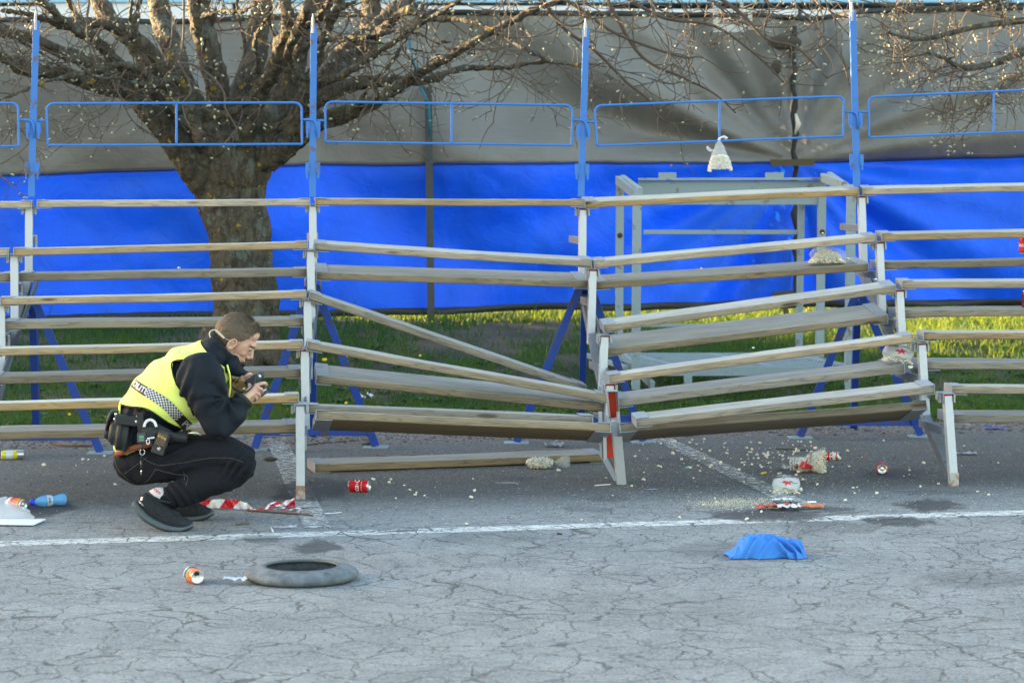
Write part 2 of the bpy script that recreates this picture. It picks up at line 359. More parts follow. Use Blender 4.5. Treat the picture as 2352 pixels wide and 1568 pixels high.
def bare(X, Y):
    z = terrain(X, Y); x = CX+X/Y*FP; y = CY+(ZC-z)/Y*FP; b = 0
    for (a, c_, rx, ry) in BARE:
        r = math.hypot((x-a)/rx, (y-c_)/ry)+noise.noise(Vector((X*3, Y*3, 0)))*.7; b = max(b, sm((1.15-r)*2.2))
    return b
V = []; Fc = []; S = []
rg = random.Random(3)
def blade(X, Y, h, w, cl):
    z = terrain(X, Y)-.01; a = rg.uniform(0, 6.283); ln = rg.uniform(.15, .75)*h; b = rg.uniform(0, 6.283)
    cx, sx = math.cos(a)*w/2, math.sin(a)*w/2*.5; lx, ly = math.cos(b)*ln, math.sin(b)*ln; n = len(V)
    V.extend(((X-cx, Y-sx, z), (X+cx, Y+sx, z), (X+cx*.8+lx*.35, Y+sx+ly*.35, z+h*.6), (X-cx*.8+lx*.35, Y-sx+ly*.35, z+h*.6), (X+lx, Y+ly, z+h*.95)))
    Fc.append((n, n+1, n+2, n+3)); Fc.append((n+3, n+2, n+4)); S.extend([cl]*5)
cnt = 0
for i in range(190000):
    q = 14.95+11*(rg.random()**1.7); X = rg.uniform(-5.6, 6.2)
    Y = q+M0*X
    if abs(X) > Y*.245+.25: continue
    edge = sm((q-14.9)/.35); e2 = noise.noise(Vector((X*1.6, Y*1.6, 2)))
    if rg.random() > edge*(.75+e2): continue
    if rg.random() < bare(X, Y)*.93: continue
    cl_ = .5+.5*noise.noise(Vector((X*2.4, Y*2.4, 7)))
    h = rg.uniform(.03, .075)*(1+.9*max(0, cl_-.45))*(1 if q < 19 else 1.2)
    if rg.random() < .006: h *= 2.6
    if q > 17.5: h *= rg.uniform(.6, 1.7)
    blade(X, Y, h, rg.uniform(.006, .012)*(1+.25*(q-15)/5), min(1, max(0, rg.gauss(.35+.4*(cl_-.5), .22))))
me = bpy.data.meshes.new('grass'); me.from_pydata(V, [], Fc); me.materials.append(grassmat())
at = me.attributes.new('shade', 'FLOAT', 'POINT'); at.data.foreach_set('value', S)
o = link('grass', me); tag(o, 'green grass on the bank with a sunlit strip at the foot of the tarpaulin', 'grass', kind='stuff')
# broad weed leaves near the road edge
m = MB()
for i in range(420):
    X = rg.uniform(-4, 4.5); q = 15.05+3.5*rg.random()**1.5; Y = q+M0*X
    if bare(X, Y) > .5: continue
    z = terrain(X, Y)
    for k in range(rg.randint(4, 7)):
        a = rg.uniform(0, 6.28); L = rg.uniform(.04, .09); d = Vector((math.cos(a), math.sin(a), 0)); s_ = Vector((-d.y, d.x, 0))*L*.22; b0 = Vector((X, Y, z+.005))
        m.add([b0, b0+d*L*.5+s_+Vector((0,0,L*.35)), b0+d*L+Vector((0,0,L*.3)), b0+d*L*.5-s_+Vector((0,0,L*.35))], [(0, 1, 2, 3)])
tag(m.build('weeds', simple('weed_leaf', (.05, .13, .04), .5, 0, .4, 8)), 'broad leaved weeds growing low in the shaded grass', 'weeds', kind='stuff')
# gravel stones and grit along the bank
m = MB(); ico = bmesh.new(); bmesh.ops.create_icosphere(ico, subdivisions=1, radius=1); iv = [v.co.copy() for v in ico.verts]; jf = [tuple(v.index for v in f.verts) for f in ico.faces]; ico.free()
for i in range(5200):
    X = rg.uniform(-4.2, 4.6); q = 14.1+1.1*rg.random() if rg.random() < .8 else rg.uniform(12.3, 14.2); Y = q+M0*X; r = rg.uniform(.004, .011)*(1.2 if q > 14.2 else .6); c0 = Vector((X, Y, max(0, terrain(X, Y))+r*.3)); sq = (rg.uniform(.8, 1.5), rg.uniform(.7, 1.2), rg.uniform(.4, .8))
    m.add([c0+Vector((v.x*r*sq[0], v.y*r*sq[1], v.z*r*sq[2])) for v in iv], jf, rg.randint(0, 2))
tag(m.build('gravel', [simple('pebble_pink', (.27, .22, .21), .9), simple('pebble_grey', (.2, .2, .2), .9), simple('pebble_dark', (.09, .085, .08), .9)]), 'pinkish gravel scattered between the asphalt and the grass', 'gravel', kind='stuff')
m = MB(); GI = m
for i in range(3600):
    if rg.random() < .5: x, y = rg.gauss(1720, 260), rg.gauss(1105, 50)
    else: x, y = rg.uniform(-30, 2380), rg.uniform(1010, 1240)
    if y < 1005 or y > 1500: continue
    c0 = G(x, y); r = rg.uniform(.001, .0028); c0.z = .004+r*.4; s_ = rg.uniform(.6, 1.6)
    m.add([c0+Vector((v.x*r*s_*1.3, v.y*r*1.2, v.z*r*.6)) for v in iv], jf, 0 if rg.random() < .5 else 1)
tag(m.build('crumbs', [simple('crumb_cream', (.62, .58, .46), .8), simple('grit_dark', (.04, .035, .03), .9)]), 'cream popcorn crumbs and dark grit strewn over the asphalt', 'crumbs', kind='stuff')
m = MB()
for i in range(2200):
    x, y = rg.gauss(1690, 60), rg.gauss(1156, 7)
    c0 = G(x, y); r = rg.uniform(.0008, .0019); c0.z = .004+r*.5
    m.add([c0+v*r for v in iv], jf)
tag(m.build('crumb_dust', simple('crumb_dust', (.66, .6, .44), .9)), 'yellowish crushed popcorn dust left of the torn carton', 'crumbs', kind='stuff')
# ================================================================== THE STAND (plank seats on steel frames)
RD = 11.83
def rowd(x, k): return dline(x, RD+.565*k)
# --- materials
def woodmat(name, side, side2, top, top2):
    t = NT(name); p = t.obj(); oi = t.n('ObjectInfo'); off = t.n('CombineXYZ'); r = t.math('MULTIPLY', oi.outputs['Random'], 37.); 
    for i in range(3): t.l(r, off.inputs[i])
    v = t.n('VectorMath', operation='ADD'); t.l(p, v.inputs[0]); t.l(off.outputs[0], v.inputs[1]); p = v.outputs[0]
    # growth rings cut lengthwise, bent round knots
    kn = t.n('TexVoronoi'); kn.inputs['Scale'].default_value = 1.; t.l(t.mapping(p, (1.7, 9, 9)), kn.inputs['Vector'])
    kf = t.ramp(kn.outputs['Distance'], 0., .22, 1., 0.)
    g0 = t.noise(t.mapping(p, (.7, 13, 13)), 1.6, 4, .5, .3); g0 = t.math('ADD', g0, t.math('MULTIPLY', kf, .5))
    ring = t.math('FRACT', t.math('MULTIPLY', g0, 11.)); ring = t.ramp(t.math('ABSOLUTE', t.math('SUBTRACT', ring, .5)), .28, .5, 0., 1.)
    fib = t.noise(t.mapping(p, (1.2, 60, 60)), 3.5, 5, .7); blot = t.noise(t.mapping(p, (1.3, 6, 6)), 1.3, 5, .65)
    cs = t.mix(t.ramp(blot, .35, .65), (*side, 1), (*side2, 1)); cs = t.mix(t.math('MULTIPLY', ring, .55), cs, tuple(x*.42 for x in side2)+(1,))
    cs = t.mix(t.ramp(kf, .35, .8), cs, (.10, .06, .035, 1))
    ct = t.mix(t.ramp(blot, .35, .65), (*top, 1), (*top2, 1)); ct = t.mix(t.math('MULTIPLY', ring, .22), ct, tuple(x*.5 for x in top2)+(1,))
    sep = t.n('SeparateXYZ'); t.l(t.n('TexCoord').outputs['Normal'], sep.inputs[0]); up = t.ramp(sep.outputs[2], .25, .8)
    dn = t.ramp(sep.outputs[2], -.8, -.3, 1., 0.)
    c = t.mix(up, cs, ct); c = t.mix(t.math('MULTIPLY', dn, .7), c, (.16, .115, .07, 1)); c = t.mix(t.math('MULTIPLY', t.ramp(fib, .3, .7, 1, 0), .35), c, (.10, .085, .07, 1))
    # long dark checks
    ck = t.noise(t.mapping(p, (1.0, 34, 34)), 1.0, 6, .75); c = t.mix(t.ramp(ck, .66, .72, 0, .75), c, (.05, .04, .03, 1))
    br = t.math('ADD', .84, t.math('MULTIPLY', oi.outputs['Random'], .34)); hs = t.n('HueSaturation'); t.l(br, hs.inputs['Value']); t.l(t.math('ADD', .65, t.math('MULTIPLY', t.math('FRACT', t.math('MULTIPLY', oi.outputs['Random'], 7.3)), .75)), hs.inputs['Saturation']); t.l(c, hs.inputs['Color'])
    t.set(color=hs.outputs[0], rough=.8, spec=.3); t.bump(t.math('SUBTRACT', fib, t.math('MULTIPLY', ring, .25)), .45, .004); return t.m
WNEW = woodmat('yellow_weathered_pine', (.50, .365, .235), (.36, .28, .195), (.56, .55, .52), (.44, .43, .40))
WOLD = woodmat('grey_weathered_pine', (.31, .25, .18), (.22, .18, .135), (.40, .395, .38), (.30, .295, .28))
def metal(name, col, dirt, k=.62, met=.25, rough=.42):
    t = NT(name); p = t.pos(); n = t.noise(p, 9, 7, .7); f = t.noise(t.mapping(p, (1, 1, .4)), 60, 5, .7)
    c = t.mix(f, tuple(x*.86 for x in col)+(1,), tuple(min(1, x*1.1) for x in col)+(1,)); c = t.mix(t.ramp(n, k, k+.07, 0, .8), c, (*dirt, 1))
    t.set(color=c, rough=t.math('ADD', rough, t.math('MULTIPLY', f, .2)), metal=met); t.bump(f, .2, .003); return t.m
SILV = metal('silver_paint', (.56, .585, .63), (.33, .31, .30), .66)
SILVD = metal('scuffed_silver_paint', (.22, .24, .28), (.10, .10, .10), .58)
BARE_ = metal('bare_angle_steel', (.16, .18, .21), (.16, .13, .11), .58, .45)
RED = metal('red_primer', (.50, .035, .008), (.10, .02, .01), .6, 0., .6)
BLU = metal('blue_paint', (.035, .17, .55), (.11, .08, .06), .55, 0., .4)
BLUD = metal('dark_blue_paint', (.012, .065, .38), (.10, .05, .035), .555, 0., .4)
GALV = metal('zinc_plate', (.36, .38, .42), (.28, .27, .27), .6, .5)
FOOTR = metal('rusty_foot', (.42, .40, .38), (.30, .12, .06), .45, .1)

# --- planks: thing > board, end_cap (two)
BOARDS = {}
def board_mesh(L, w, h, mat):
    r = min(h, w)*.16; pr = []
    for (cx, cz, a0) in ((-r, -r, 90), (-r, -h+r, 0), (-w+r, -h+r, -90), (-w+r, -r, -180)):   # profile in (depth, up), front top at (0,0)
        pass
    prof = []
    for (cy, cz, a0) in ((r, -r, 180), (w-r, -r, 90), (w-r, -h+r, 0), (r, -h+r, -90)):
        for k in range(4):
            a = math.radians(a0-k*30); prof.append((cy+math.cos(a)*r, cz+math.sin(a)*r))
    n = len(prof); NS = 28; vs = []
    sd = random.random()*50
    for i in range(NS+1):
        x = L*i/NS; wv = noise.noise(Vector((x*1.1+sd, 0, 0)))*.004
        for (y, z) in prof: vs.append((x, y+noise.noise(Vector((x*3+sd, y*9, z*9)))*.0025, z+wv+noise.noise(Vector((x*3+sd, y*9, 5+z*9)))*.002))
    fs = [(i*n+j, i*n+(j+1) % n, (i+1)*n+(j+1) % n, (i+1)*n+j) for i in range(NS) for j in range(n)]+[tuple(reversed(range(n))), tuple(NS*n+j for j in range(n))]
    me = bpy.data.meshes.new('board'); me.from_pydata(vs, [], fs); me.materials.append(mat)
    bm = bmesh.new(); bm.from_mesh(me); bmesh.ops.recalc_face_normals(bm, faces=bm.faces); bm.to_mesh(me); bm.free()
    me.polygons.foreach_set('use_smooth', [len(p.vertices) == 4 for p in me.polygons]); return me
def plank(name, label, group, A, B, w, h, back=None, roll=None, old=False, capL=.07, capR=.07, ext=0, s=.06):
    """A, B: world positions of the front top edge; roll in degrees, front edge down positive"""
    A, B = Vector(A), Vector(B); X = (B-A).normalized(); yb = Vector((-M0, 1, 0)).normalized(); yb = (yb-X*yb.dot(X)).normalized(); zb = X.cross(yb).normalized()
    r = math.radians(roll or 0); Y = yb*math.cos(r)+zb*math.sin(r); Z = X.cross(Y)
    L = (B-A).length
    root = bpy.data.objects.new(name, None); root.empty_display_size = .05; COL.objects.link(root); tag(root, label, 'plank', group)
    root.matrix_world = Matrix((X, Y, Z)).transposed().to_4x4(); root.location = A
    b = link('board', board_mesh(L, w, h, WOLD if old else WNEW), root)
    for side, cl in ((0, capL), (1, capR)):
        if not cl: continue
        m = MB(); t = .004; x0 = -t if side == 0 else L; sg = 1 if side == 0 else -1
        m.box((x0, -.002, -h-t-.001), (t, 0, 0), (0, w+.004, 0), (0, 0, h+2*t+.002))
        xa = 0 if side == 0 else L-cl; m.box((xa, -.002, .0015), (cl, 0, 0), (0, w+.004, 0), (0, 0, t-.001))
        xa = 0 if side == 0 else L-cl*1.25; m.box((xa, -.006, -h-t-.0005), (cl*1.25, 0, 0), (0, w+.008, 0), (0, 0, t-.001))
        for bx in (.3, .7):
            m.lathe((xa+cl*.5, w*bx, .004), (0, 0, 1), [(0, .007), (.003, .007), (.004, .0)], 8)
        c = m.build('end_cap', GALV, None); c.parent = root; c.location = (0, 0, 0)
    return root
RW, RH, PW, PH = .125, .044, .275, .046
def rollof(dy, w, d, z): # top face seen dy photo px high -> roll
    s = FP/d; return math.degrees(math.asin(max(-.9, min(.9, dy/(s*w)-(ZC-z)/d))))
NMR = ['lowest', 'second lowest', 'middle', 'second highest', 'topmost']
def mk(sec, kind, k, x0, y0, x1, y1, dyb=None, label='', dz=0, dd=0, dd2=None):
    w, h = (RW, RH) if kind == 'rail' else (PW, PH); o = 0 if kind == 'rail' else .085
    A = P(x0, y0, rowd(x0, k)+o+dd); B = P(x1, y1, rowd(x1, k)+o+(dd if dd2 is None else dd2)); mid = (A+B)/2
    r = 0 if dyb is None else rollof(dyb, w, mid.y, mid.z)
    old = kind == 'foot' or label.startswith('grey')
    return plank('seat_plank' if kind == 'rail' else 'foot_plank', label, 'narrow seat planks of the stand' if kind == 'rail' else 'wide foot planks of the stand', A, B, w, h, roll=r, old=old)
# left section, straight.   right ends measured, left ends measured or run on to the frame outside the picture
U = Vector((1, M0, 0)).normalized()
LS = [(4, 86, 461, 711, 457), (3, 32, 571, 706, 555), (2, 2, 684, 702, 669), (1, -34, 800, 695, 784), (0, -70, 927, 685, 906)]
LF = [(3, 44, 628, 704, 618), (2, 10, 739, 697, 731), (1, -30, 864, 692, 848), (0, -68, 992, 681, 975)]
for k, x0, y0, x1, y1 in LS: mk('L', 'rail', k, x0, y0, x1, y1, None, 'narrow wooden seat plank of the undamaged left bay, %s row' % NMR[k])
for k, x0, y0, x1, y1 in LF: mk('L', 'foot', k, x0, y0, x1, y1, None, 'wide grey foot plank of the undamaged left bay, %s row' % NMR[k])
# next bay beyond the left edge: short pieces show
for kind, T, N in (('rail', LS[:2], 'seat'), ('foot', LF[:1], 'foot')):
    for k, x0, y0, x1, y1 in T:
        w, h = (RW, RH) if kind == 'rail' else (PW, PH); o = 0 if kind == 'rail' else .085
        B = P(x0-14, y0+1, rowd(x0-14, k)+o); A = B-U*1.72
        plank('%s_plank' % N, '%s plank cut off by the left picture edge, %s row' % ('narrow wooden seat' if N == 'seat' else 'wide grey foot', NMR[k]), 'narrow seat planks of the stand' if N == 'seat' else 'wide foot planks of the stand', A, B, w, h, old=(N == 'foot'))
# middle bay, collapsed to the right
mk('M', 'rail', 4, 725, 456, 1341, 458.5, None, 'topmost narrow seat plank of the collapsed bay left of the buckled frame')
mk('M', 'rail', 3, 724, 559, 1359, 598, 8, 'second highest seat plank of the collapsed bay, sloping gently down to the right')
mk('M', 'foot', 3, 728, 625, 1350, 645, 20, 'wide foot plank of the collapsed bay seen against the blue tarpaulin')
mk('M', 'rail', 2, 714, 672, 1346, 887, 8, 'grey seat plank fallen into a steep diagonal across the collapsed bay', dd2=.12)
mk('M', 'rail', 1, 708, 785, 1399, 907, 7, 'yellow seat plank sloping down to the buckled frame just under the steep diagonal one')
mk('M', 'foot', 1, 728, 862, 1388, 929, 29, 'wide tilted foot plank of the collapsed bay showing its scuffed top', dd=-.02)
mk('M', 'rail', 0, 703, 929, 1361, 955, 4, 'grey seat plank lying behind the lowest tilted foot plank of the collapsed bay', dd=.14)
mk('M', 'foot', 0, 727, 943, 1402, 972, -24, 'lowest wide foot plank of the collapsed bay showing its dark underside', dd=-.09)
a, b = G(712, 1091), G(1376, 1066); u_ = (b-a).normalized()
plank('foot_plank', 'wide foot plank with metal ends lying fallen on the asphalt under the collapsed bay', 'wide foot planks of the stand', G(724, 1086)+Vector((0, 0, .052)), G(1388, 1062)+Vector((0, 0, .052)), .25, .047, roll=0, old=True)
# right bay, rising from the buckled frame
mk('R', 'rail', 4, 1345, 463, 1972, 434, 9, 'topmost seat plank of the bay right of the buckled frame, rising to the right')
mk('R', 'rail', 3, 1365, 600, 2012, 541, 7, 'second highest seat plank rising right from the buckled frame')
mk('R', 'foot', 3, 1369, 648, 1994, 606, 15, 'wide foot plank carrying a popcorn bag at its right end')
mk('R', 'rail', 2, 1387, 747, 2056, 656, 13, 'pale middle seat plank rising steeply right from the buckled frame')
mk('R', 'foot', 2, 1393, 800, 2038, 724, 29, 'wide tilted foot plank under the pale middle seat plank')
mk('R', 'rail', 1, 1399, 862, 2097, 769, 7, 'yellow seat plank above the plank with the printed popcorn bag')
mk('R', 'foot', 1, 1419, 917, 2076, 837, 14, 'knotty wide foot plank with a printed popcorn bag at its right end')
mk('R', 'rail', 0, 1462, 962, 2145, 885, 13, 'pale grainy seat plank slipped onto the lowest foot plank right of the buckled frame', dd=-.06)
mk('R', 'foot', 0, 1424, 973, 2126, 920, -24, 'lowest wide foot plank right of the buckled frame with its dark underside showing', dd=.02)
# far right bay, straight
RS = [(4, 1983, 433, 425), (3, 2026, 537, 531), (2, 2073, 646, 645), (1, 2122, 764, 763), (0, 2187, 886, 888)]
RF = [(3, 2029, 602, 596), (2, 2075, 713, 709), (1, 2126, 831, 831), (0, 2192, 952, 953)]
XR = {4: 2560, 3: 2640, 2: 2710, 1: 2790, 0: 2880}
for k, x0, y0, y1 in RS: mk('Q', 'rail', k, x0, y0, XR[k]+10, y0+(y1-y0)*(XR[k]-x0)/(2352-x0), 6, 'narrow seat plank of the straight bay at the right picture edge, %s row' % NMR[k])
for k, x0, y0, y1 in RF: mk('Q', 'foot', k, x0, y0, XR[k]+10, y0+(y1-y0)*(XR[k]-x0)/(2352-x0), None, 'wide foot plank of the straight bay at the right picture edge, %s row' % NMR[k])

# --- support frames
def frame(label, ups, feet_w=None, buckled=False, shift=None, gp=None):
    sv = shift or Vector((0, 0, 0)); base = None
    pts = []
    for k, (xt, yt, xb, yb) in ups:
        dd = 0; T = P(xt, yt, rowd(xt, k)+.05); B_ = P(xb, yb, rowd(xb, k)+.05)
        if k == 0:
            T = P(xt, yt, rowd(xt, 0)+(.1 if buckled else 0)); g = G(xb, yb); B_ = g if buckled else Vector((P(xb, yb, T.y).x, T.y, .0))
        pts.append((k, T+sv, B_+sv))
    foot = pts[-1][2]; base = foot.copy()
    root = empty('support_frame', base, label, 'stand frame', 'steel frames carrying the planks'); bw = .046
    inv = -base
    def add(m, name, mat, par=root):
        o = m.build(name, mat, None, origin=base, bevel=.002); o.parent = par; o.location = (0, 0, 0); return o
    Yb = Vector((-M0, 1, 0)).normalized(); Xb = Vector((1, M0, 0)).normalized()
    for k, T, B_ in pts:
        if buckled and k == 0:
            K = T.lerp(B_, .30); m = MB(); m.bar(K, B_+Vector((0, 0, .0)), .052, .04, tuple(Yb)); add(m, 'upright', SILV)
            m = MB(); tb = K-T; sd_ = Xb; 
            m.box(T-sd_*.030, sd_*.005, Yb*.055, tb); m.box(T+sd_*.025, sd_*.005, Yb*.055, tb); m.box(T-sd_*.03-Vector((0, 0, 0)), sd_*.06, Yb*.055, Vector((0, 0, -.006))); add(m, 'torn_channel', GALV)
            m = MB(); m.box(T-sd_*.0245+Yb*.046+Vector((0, 0, -.008)), sd_*.049, Yb*.006, tb*.94); add(m, 'channel_lining', RED)
            m = MB(); m.box(T+Xb*-.055+Vector((0, 0, -.22)), Xb*.02, Yb*.05, Vector((.004, 0, -.16))); m.box(T+Xb*.03+Vector((0, 0, -.12)), Xb*.012, Yb*.05, Vector((0, 0, -.06))); m.box(K+Xb*-.045+Vector((0, 0, .02)), Xb*.012, Yb*.04, Vector((-.01, 0, -.12))); add(m, 'bent_bracket', GALV)
            continue
        m = MB(); m.bar(T-Vector((0, 0, .012)), B_, bw, bw, tuple(Yb)); add(m, 'upright', SILV)
        if k == 0:
            m = MB(); m.box(B_-Xb*.024-Yb*.024+Vector((0, 0, 0)), Xb*.048, Yb*.048, Vector((0, 0, .075))); add(m, 'foot', FOOTR)
        # clip under the seat plank: a short upturned channel, red inside
        m = MB(); c = T+Vector((0, 0, -.002)); t = .005; cw, ch, cd = .068, .042, .13
        o = c-Xb*cw/2-Yb*.032-Vector((0, 0, ch)); m.box(o, Xb*t, Yb*cd, Vector((0, 0, ch))); m.box(o+Xb*(cw-t), Xb*t, Yb*cd, Vector((0, 0, ch))); m.box(o+Vector((0, 0, ch)), Xb*cw, Yb*cd, Vector((0, 0, t)))
        for s_ in (-1, 1): m.box(c+Xb*(s_*.041-.006)-Yb*.01-Vector((0, 0, .05)), Xb*.012, Yb*.03, Vector((0, 0, .045)))
        cl = add(m, 'seat_clip', GALV)
        m = MB(); m.box(o+Xb*(t+.001)+Yb*.026+Vector((0, 0, .001)), Xb*(cw-2*t-.002), Yb*.004, Vector((0, 0, ch-.002)))
        ln = add(m, 'clip_lining', RED if (gp or 0) or k == 1 else GALV, root)
        if True:
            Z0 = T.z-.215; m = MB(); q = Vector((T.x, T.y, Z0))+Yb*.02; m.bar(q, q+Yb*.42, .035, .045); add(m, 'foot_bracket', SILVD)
            m = MB(); 
            m.box(q+Yb*.1+Xb*.027-Vector((0, 0, .05)), Xb*.014, Yb*.03, Vector((0, 0, .08)))
            add(m, 'bracket_clip', GALV)
    k4, T4, B4 = pts[0]
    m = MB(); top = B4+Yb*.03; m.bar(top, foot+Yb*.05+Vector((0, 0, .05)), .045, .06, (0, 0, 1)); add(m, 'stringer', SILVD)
    m = MB(); m.bar(B4+Yb*.05+Xb*.05+Vector((0, 0, -.02)), Vector((foot.x, foot.y, 0))+Yb*.55+Xb*.05+Vector((0, 0, .45)), .012, .05, (0, 0, 1)); add(m, 'gusset_bar', BARE_)
    if buckled:
        g = foot; m = MB(); m.bar(P(1378, 945, g.y+.16), P(1383, 1046, g.y+.12), .022, .05, (0, 1, 0)); m.bar(P(1383, 1042, g.y+.12), g+Vector((-.02, .02, .01)), .03, .05, (0, 1, 0)); add(m, 'lower_strut', GALV)
        m = MB(); a_ = P(1393, 975, g.y+.10); b_ = P(1410, 975, g.y+.10); c_ = P(1413, 1052, g.y+.07); d_ = P(1387, 1052, g.y+.07); m.add([a_, b_, c_, d_]+[v+Vector((0, .01, 0)) for v in (a_, b_, c_, d_)], [(0, 1, 2, 3), (7, 6, 5, 4), (0, 4, 5, 1), (1, 5, 6, 2), (2, 6, 7, 3), (3, 7, 4, 0)]); add(m, 'exposed_inside', RED)
    return root
UP = {0: [(4, (67, 474, 66, 640)), (3, (33, 584, 34, 750)), (2, (2, 698, 4, 860)), (1, (-33, 813, -31, 990)), (0, (-69, 945, -69, 1168))],
      1: [(4, (718, 470, 720, 640)), (3, (713, 574, 716, 750)), (2, (706, 686, 709, 870)), (1, (700, 801, 702, 985)), (0, (689, 927, 690, 1147))],
      2: [(4, (1338, 478, 1337, 655)), (3, (1361, 618, 1357, 790)), (2, (1388, 769, 1383, 900)), (1, (1400, 880, 1397, 985)), (0, (1407, 897, 1427, 1111))],
      3: [(4, (1978, 450, 1984, 625)), (3, (2019, 555, 2026, 720)), (2, (2065, 665, 2074, 830)), (1, (2116, 787, 2126, 960)), (0, (2175, 903, 2190, 1122))]}
frame('silver support frame at the left picture edge, its front leg out of sight', UP[0])
frame('straight silver support frame behind the crouching person with its foot on the faded white line', UP[1])
frame('buckled silver support frame in the middle, torn open to show orange inside', UP[2], buckled=True, gp=1)
frame('silver support frame on the right with red lined open clips', UP[3], gp=1)
frame('silver support frame beyond the right picture edge', UP[3], gp=1, shift=U*1.79)
frame('silver support frame beyond the left picture edge', UP[0], shift=-U*1.79)

# --- blue trestles under the frames
def trestle(label, apex, fl, fr, cb, third, off=0):
    d = rowd(apex[0], 3)+.42; A = P(apex[0], apex[1], d)
    gl, gr = G(*fl), G(*fr); base = (gl+gr)/2
    root = empty('trestle', base, label, 'trestle', 'blue trestles under the stand')
    def add(m, name, mat):
        o = m.build(name, mat, None, origin=base, bevel=.002); o.parent = root; o.location = (0, 0, 0)
    for g, s_ in ((gl, -1), (gr, 1)):
        m = MB(); m.bar(A+Vector((s_*.02, 0, 0)), g+Vector((0, 0, .01)), .05, .012, (0, 1, 0)); m.bar(A+Vector((s_*.02, .03, 0)), g+Vector((0, .03, .01)), .012, .05, (0, 1, 0)); add(m, 'leg', BLUD)
        m = MB(); m.cbox(g+Vector((0, .01, .004)), .16, .12, .008); add(m, 'foot_plate', metal('pale_foot_plate', (.30, .38, .42), (.2, .18, .15), .6, .1) if 'foot_plate_m' not in globals() else foot_plate_m)
    m = MB(); g3 = P(third[0], third[1], G(third[0], third[1]).y); g3 = G(third[0], third[1]); m.bar(A+Vector((0, .05, -.05)), g3, .045, .045, (0, 1, 0)); add(m, 'rear_leg', BLUD)
    def at(g, y):
        z = ZC-(y-CY)/FP*g.y; f = (z-g.z)/(A.z-g.z); return g.lerp(A, f)
    m = MB(); m.bar(at(gl, cb)+Vector((0, .02, 0)), at(gr, cb)+Vector((0, .02, 0)), .012, .05, (0, 0, 1)); add(m, 'crossbar', BLUD)
foot_plate_m = metal('pale_foot_plate', (.30, .38, .42), (.2, .18, .15), .6, .1)
trestle('blue trestle at the left edge, one foot visible behind the person', (72, 690), (-78, 1045), (230, 1041), 1003, (84, 1000))
trestle('rusty blue trestle standing behind the straight frame and the crouching person', (717, 655), (585, 1033), (863, 1028), 992, (719, 1002))
trestle('blue trestle behind the buckled frame', (1345, 645), (1186, 1018), (1478, 1016), 962, (1334, 985))
trestle('blue trestle with green peeling feet behind the right frame', (1972, 678), (1838, 1006), (2115, 1003), 969, (1960, 985))
trestle('blue trestle beyond the right picture edge', (2560, 640), (2430, 990), (2690, 986), 955, (2560, 970))

# --- guard posts and rails
def gpost(label, pts, cy, rod=None):
    base = P(*pts[-1], rowd(pts[-1][0], 4)+.04)
    root = empty('guard_post', base, label, 'guard post', 'blue guard posts'); d = [P(x, y, rowd(x, 4)+.05) for x, y in pts]
    def add(m, n, mt):
        o = m.build(n, mt, None, origin=base, bevel=.0015); o.parent = root; o.location = (0, 0, 0)
    m = MB()
    for a, b in zip(d, d[1:]): m.bar(a, b, .042, .006, (0, 1, 0)); m.box(a+Vector((-.021, .003, 0)), (.006, 0, 0), (0, .035, 0), b-a)
    add(m, 'post', BLU)
    m = MB(); t = d[0]; m.tube([t-Vector((.006, 0, .06)), t+Vector((-.006, 0, .03)), t+Vector((-.006, 0, .065))], [.010, .009, .002], 6); add(m, 'tip', GALV)
    for y in cy:
        f = (y-pts[0][1])/(pts[-1][1]-pts[0][1]); c = d[0].lerp(d[-1], f)
        for s_ in (-1, 1):
            m = MB(); m.box(c+Vector((s_*.033-.013, -.012, -.045)), (.026, 0, 0), (0, .03, 0), (0, 0, .075)); m.box(c+Vector((s_*.036-.006, -.016, -.075)), (.012, 0, 0), (0, .012, 0), (0, 0, .06)); add(m, 'clamp', BLU)
    if rod:
        m = MB(); m.tube([P(x, y, rowd(x, 4)+.09) for x, y in rod], .007, 6); add(m, 'rod', GALV)
gpost('leftmost blue guard post, in front of the lowest left branches', [(84, 48), (77, 250), (72, 452)], (292, 385))
gpost('blue guard post in front of the tree trunk', [(721, 55), (719, 250), (718, 452)], (290, 384))
gpost('blue guard post leaning over the buckled frame', [(1347, 65), (1341, 250), (1335, 452)], (297, 387))
gpost('blue guard post on the right with a thin pale rod beside it', [(1959, 28), (1964, 230), (1969, 428)], (270, 365), rod=[(1952, -120), (1954, 60), (1958, 160)])
RBM = metal('blue_rebar', (.025, .17, .56), (.04, .10, .25), .62, 0, .4)
def rebar(m, pts, r=.0075):
    q = [Vector(pts[0])]
    for a, b in zip(pts, pts[1:]):
        n = max(1, int((b-a).length/.012))
        for i in range(1, n+1): q.append(a.lerp(b, i/n))
    m.tube(q, [r*(1+.10*(i % 2)) for i in range(len(q))], 8)
